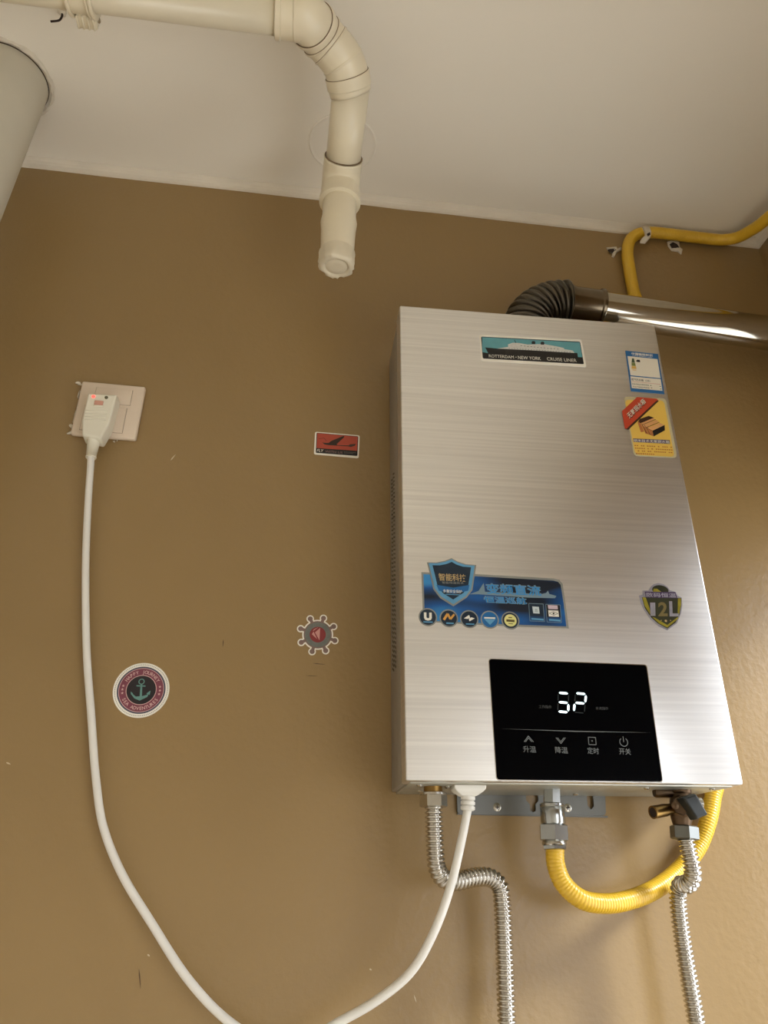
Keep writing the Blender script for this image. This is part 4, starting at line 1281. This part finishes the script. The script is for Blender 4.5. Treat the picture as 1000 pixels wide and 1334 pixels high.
arc_text('SEA ADVENTURES', 213, 330, Ra * .725, Ra * .125, False)
def star_loop(c, r, rot=PI / 2):
    return [c + Vector((math.cos(rot + PI * i / 5), math.sin(rot + PI * i / 5))) * (r if i % 2 == 0 else r * .42) for i in range(10)]
many(W, 'stars', [star_loop(ca + Vector((math.cos(math.radians(t)), math.sin(math.radians(t)))) * Ra * .665, Ra * .055) for t in (169, 180.5, 192, 12, .5, -11)], M_pinkletter, 4, st)
an = []
an += ring_loops(cH(495, 382), Ra * .075, Ra * .11, 20)
an += [[cH(482, 415), cH(505, 415), cH(500, 575), cH(470, 575)], [cH(428, 428), cH(546, 432), cH(546, 448), cH(428, 444)]]
an += [[cH(352, 512), cH(378, 530), cH(385, 552), cH(358, 550)], [cH(358, 545), cH(385, 548), cH(420, 578), cH(470, 572), cH(470, 630), cH(400, 600)], [cH(470, 572), cH(500, 572), cH(560, 555), cH(590, 530), cH(570, 580), cH(470, 630)], [cH(556, 538), cH(612, 498), cH(600, 555), cH(580, 548)]]
many(W, 'anchor', an, M_anchor, 5, st)

# ------------------------------------------------------------------ putty scraps and marks on the wall
def putty(name, pxs, hole, label, seed, y0=-.0005, th=.004):
    """a torn flap of wall filler with a dark hole in it"""
    c = at_y(sum(p[0] for p in pxs) / len(pxs), sum(p[1] for p in pxs) / len(pxs), 0)
    root = empty(name, (c.x, 0, c.z))
    tag(root, label, 'putty', 'torn wall filler round the upper gas hose')
    V, F = [], []
    n = len(pxs)
    rnd = random.Random(seed)
    pts = [at_y(*p, y0) - c for p in pxs]
    cen = sum(pts, Vector()) / n
    for k, (y, s) in enumerate(((0, 1.1), (-th * .7, 1.0), (-th, .6))):
        for p in pts:
            e = cen + (p - cen) * s
            V.append(Vector((e.x, y0 + y + rnd.uniform(-.001, .001) * (k > 0), e.z)))
    for i in range(2):
        for k in range(n):
            F.append((i * n + k, i * n + (k + 1) % n, (i + 1) * n + (k + 1) % n, (i + 1) * n + k))
    F.append(tuple(2 * n + k for k in range(n)))
    link('flap', mesh_of('flap', V, F), M_putty, root)
    if hole:
        hp = [at_y(*p, y0 - th) - c for p in hole]
        V = [Vector((p.x, y0 - th - .0006, p.z)) for p in hp] + [Vector((p.x, y0 - th * .5, p.z)) for p in hp]
        m = len(hp)
        link('hole', mesh_of('hole', V, [tuple(range(m))] + [(i, (i + 1) % m, (i + 1) % m + m, i + m) for i in range(m)]), M_mortar, root)
k = lambda x, y: (780 + x / 8.333, 280 + y / 8.333)
putty('putty_scrap', [k(85, 362), k(180, 360), k(196, 385), k(235, 362), k(240, 385), k(190, 408), k(160, 462), k(138, 450), k(145, 415), k(118, 408)],
      [k(100, 374), k(170, 366), k(188, 385), k(150, 402), k(120, 398)], 'triangular torn putty flap left of the upper gas hose', 5)
putty('putty_scrap', [k(745, 300), k(800, 285), k(860, 310), k(872, 360), k(897, 385), k(886, 425), k(850, 400), k(790, 390), k(755, 345)],
      [k(765, 320), k(800, 298), k(845, 318), k(870, 355), k(835, 362), k(790, 358)], 'curled torn putty flap under the horizontal gas hose', 9)
putty('hose_putty', [k(465, 145), k(540, 140), k(556, 195), k(552, 245), k(500, 305), k(448, 300), k(450, 275), k(500, 240), k(490, 190)],
      [k(520, 205), k(552, 190), k(556, 215), k(530, 232)], 'white putty dab fixing the gas hose where it bends', 13, y0=-.0225, th=.004)
# small nicks and scratches in the paint
M_nick = mat('paint_nick_dark', (96, 74, 50), 0.8)
M_nick_l = mat('paint_nick_light', (206, 190, 160), 0.8)
def nick(px0, py0, px1, py1, w, m, label):
    W = wall_plane(at_y((px0 + px1) / 2, (py0 + py1) / 2, 0))
    a, b = W.hit(px0, py0), W.hit(px1, py1)
    d = b - a
    n = Vector((-d.y, d.x)).normalized() * w
    loop = [a, a.lerp(b, .3) - n * .5, a.lerp(b, .7) - n * .3, b, a.lerp(b, .75) + n * .4, a.lerp(b, .35) + n * .5]
    V = [Vector((p.x, -.0006, p.y)) for p in loop] + [Vector((p.x, 0, p.y)) for p in loop]
    o = link('paint_nick', mesh_of('paint_nick', V, [tuple(range(6))] + [(i, (i + 1) % 6, (i + 1) % 6 + 6, i + 6) for i in range(6)]), m, None, W.o)
    tag(o, label, 'mark', 'nicks and scratches in the wall paint')
nick(222, 600, 229, 592, .0016, M_nick_l, 'tiny pale nick in the wall paint right of the socket')
nick(291, 833, 290, 843, .0011, M_nick, 'short dark vertical scratch between the anchor and wheel stickers')
nick(407, 864, 424, 866, .0008, M_nick, 'thin dark scratch just below the wheel sticker')
nick(398, 880, 414, 881, .0006, M_nick, 'fainter lower scratch below the wheel sticker')
nick(8, 993, 14, 996, .0016, M_nick_l, 'tiny pale nick at the left edge of the wall')
nick(192, 1243, 195, 1246, .0016, M_nick_l, 'tiny pale nick left of the hanging power cord')
nick(181, 1262, 183, 1288, .0012, M_nick, 'dark vertical scuff low on the wall by the power cord')
nick(481, 1262, 484, 1264, .0016, M_nick_l, 'tiny pale nick right of the power cord loop')
nick(539, 1296, 542, 1306, .0010, M_nick_l, 'small pale curved scratch at the bottom beside the cord')
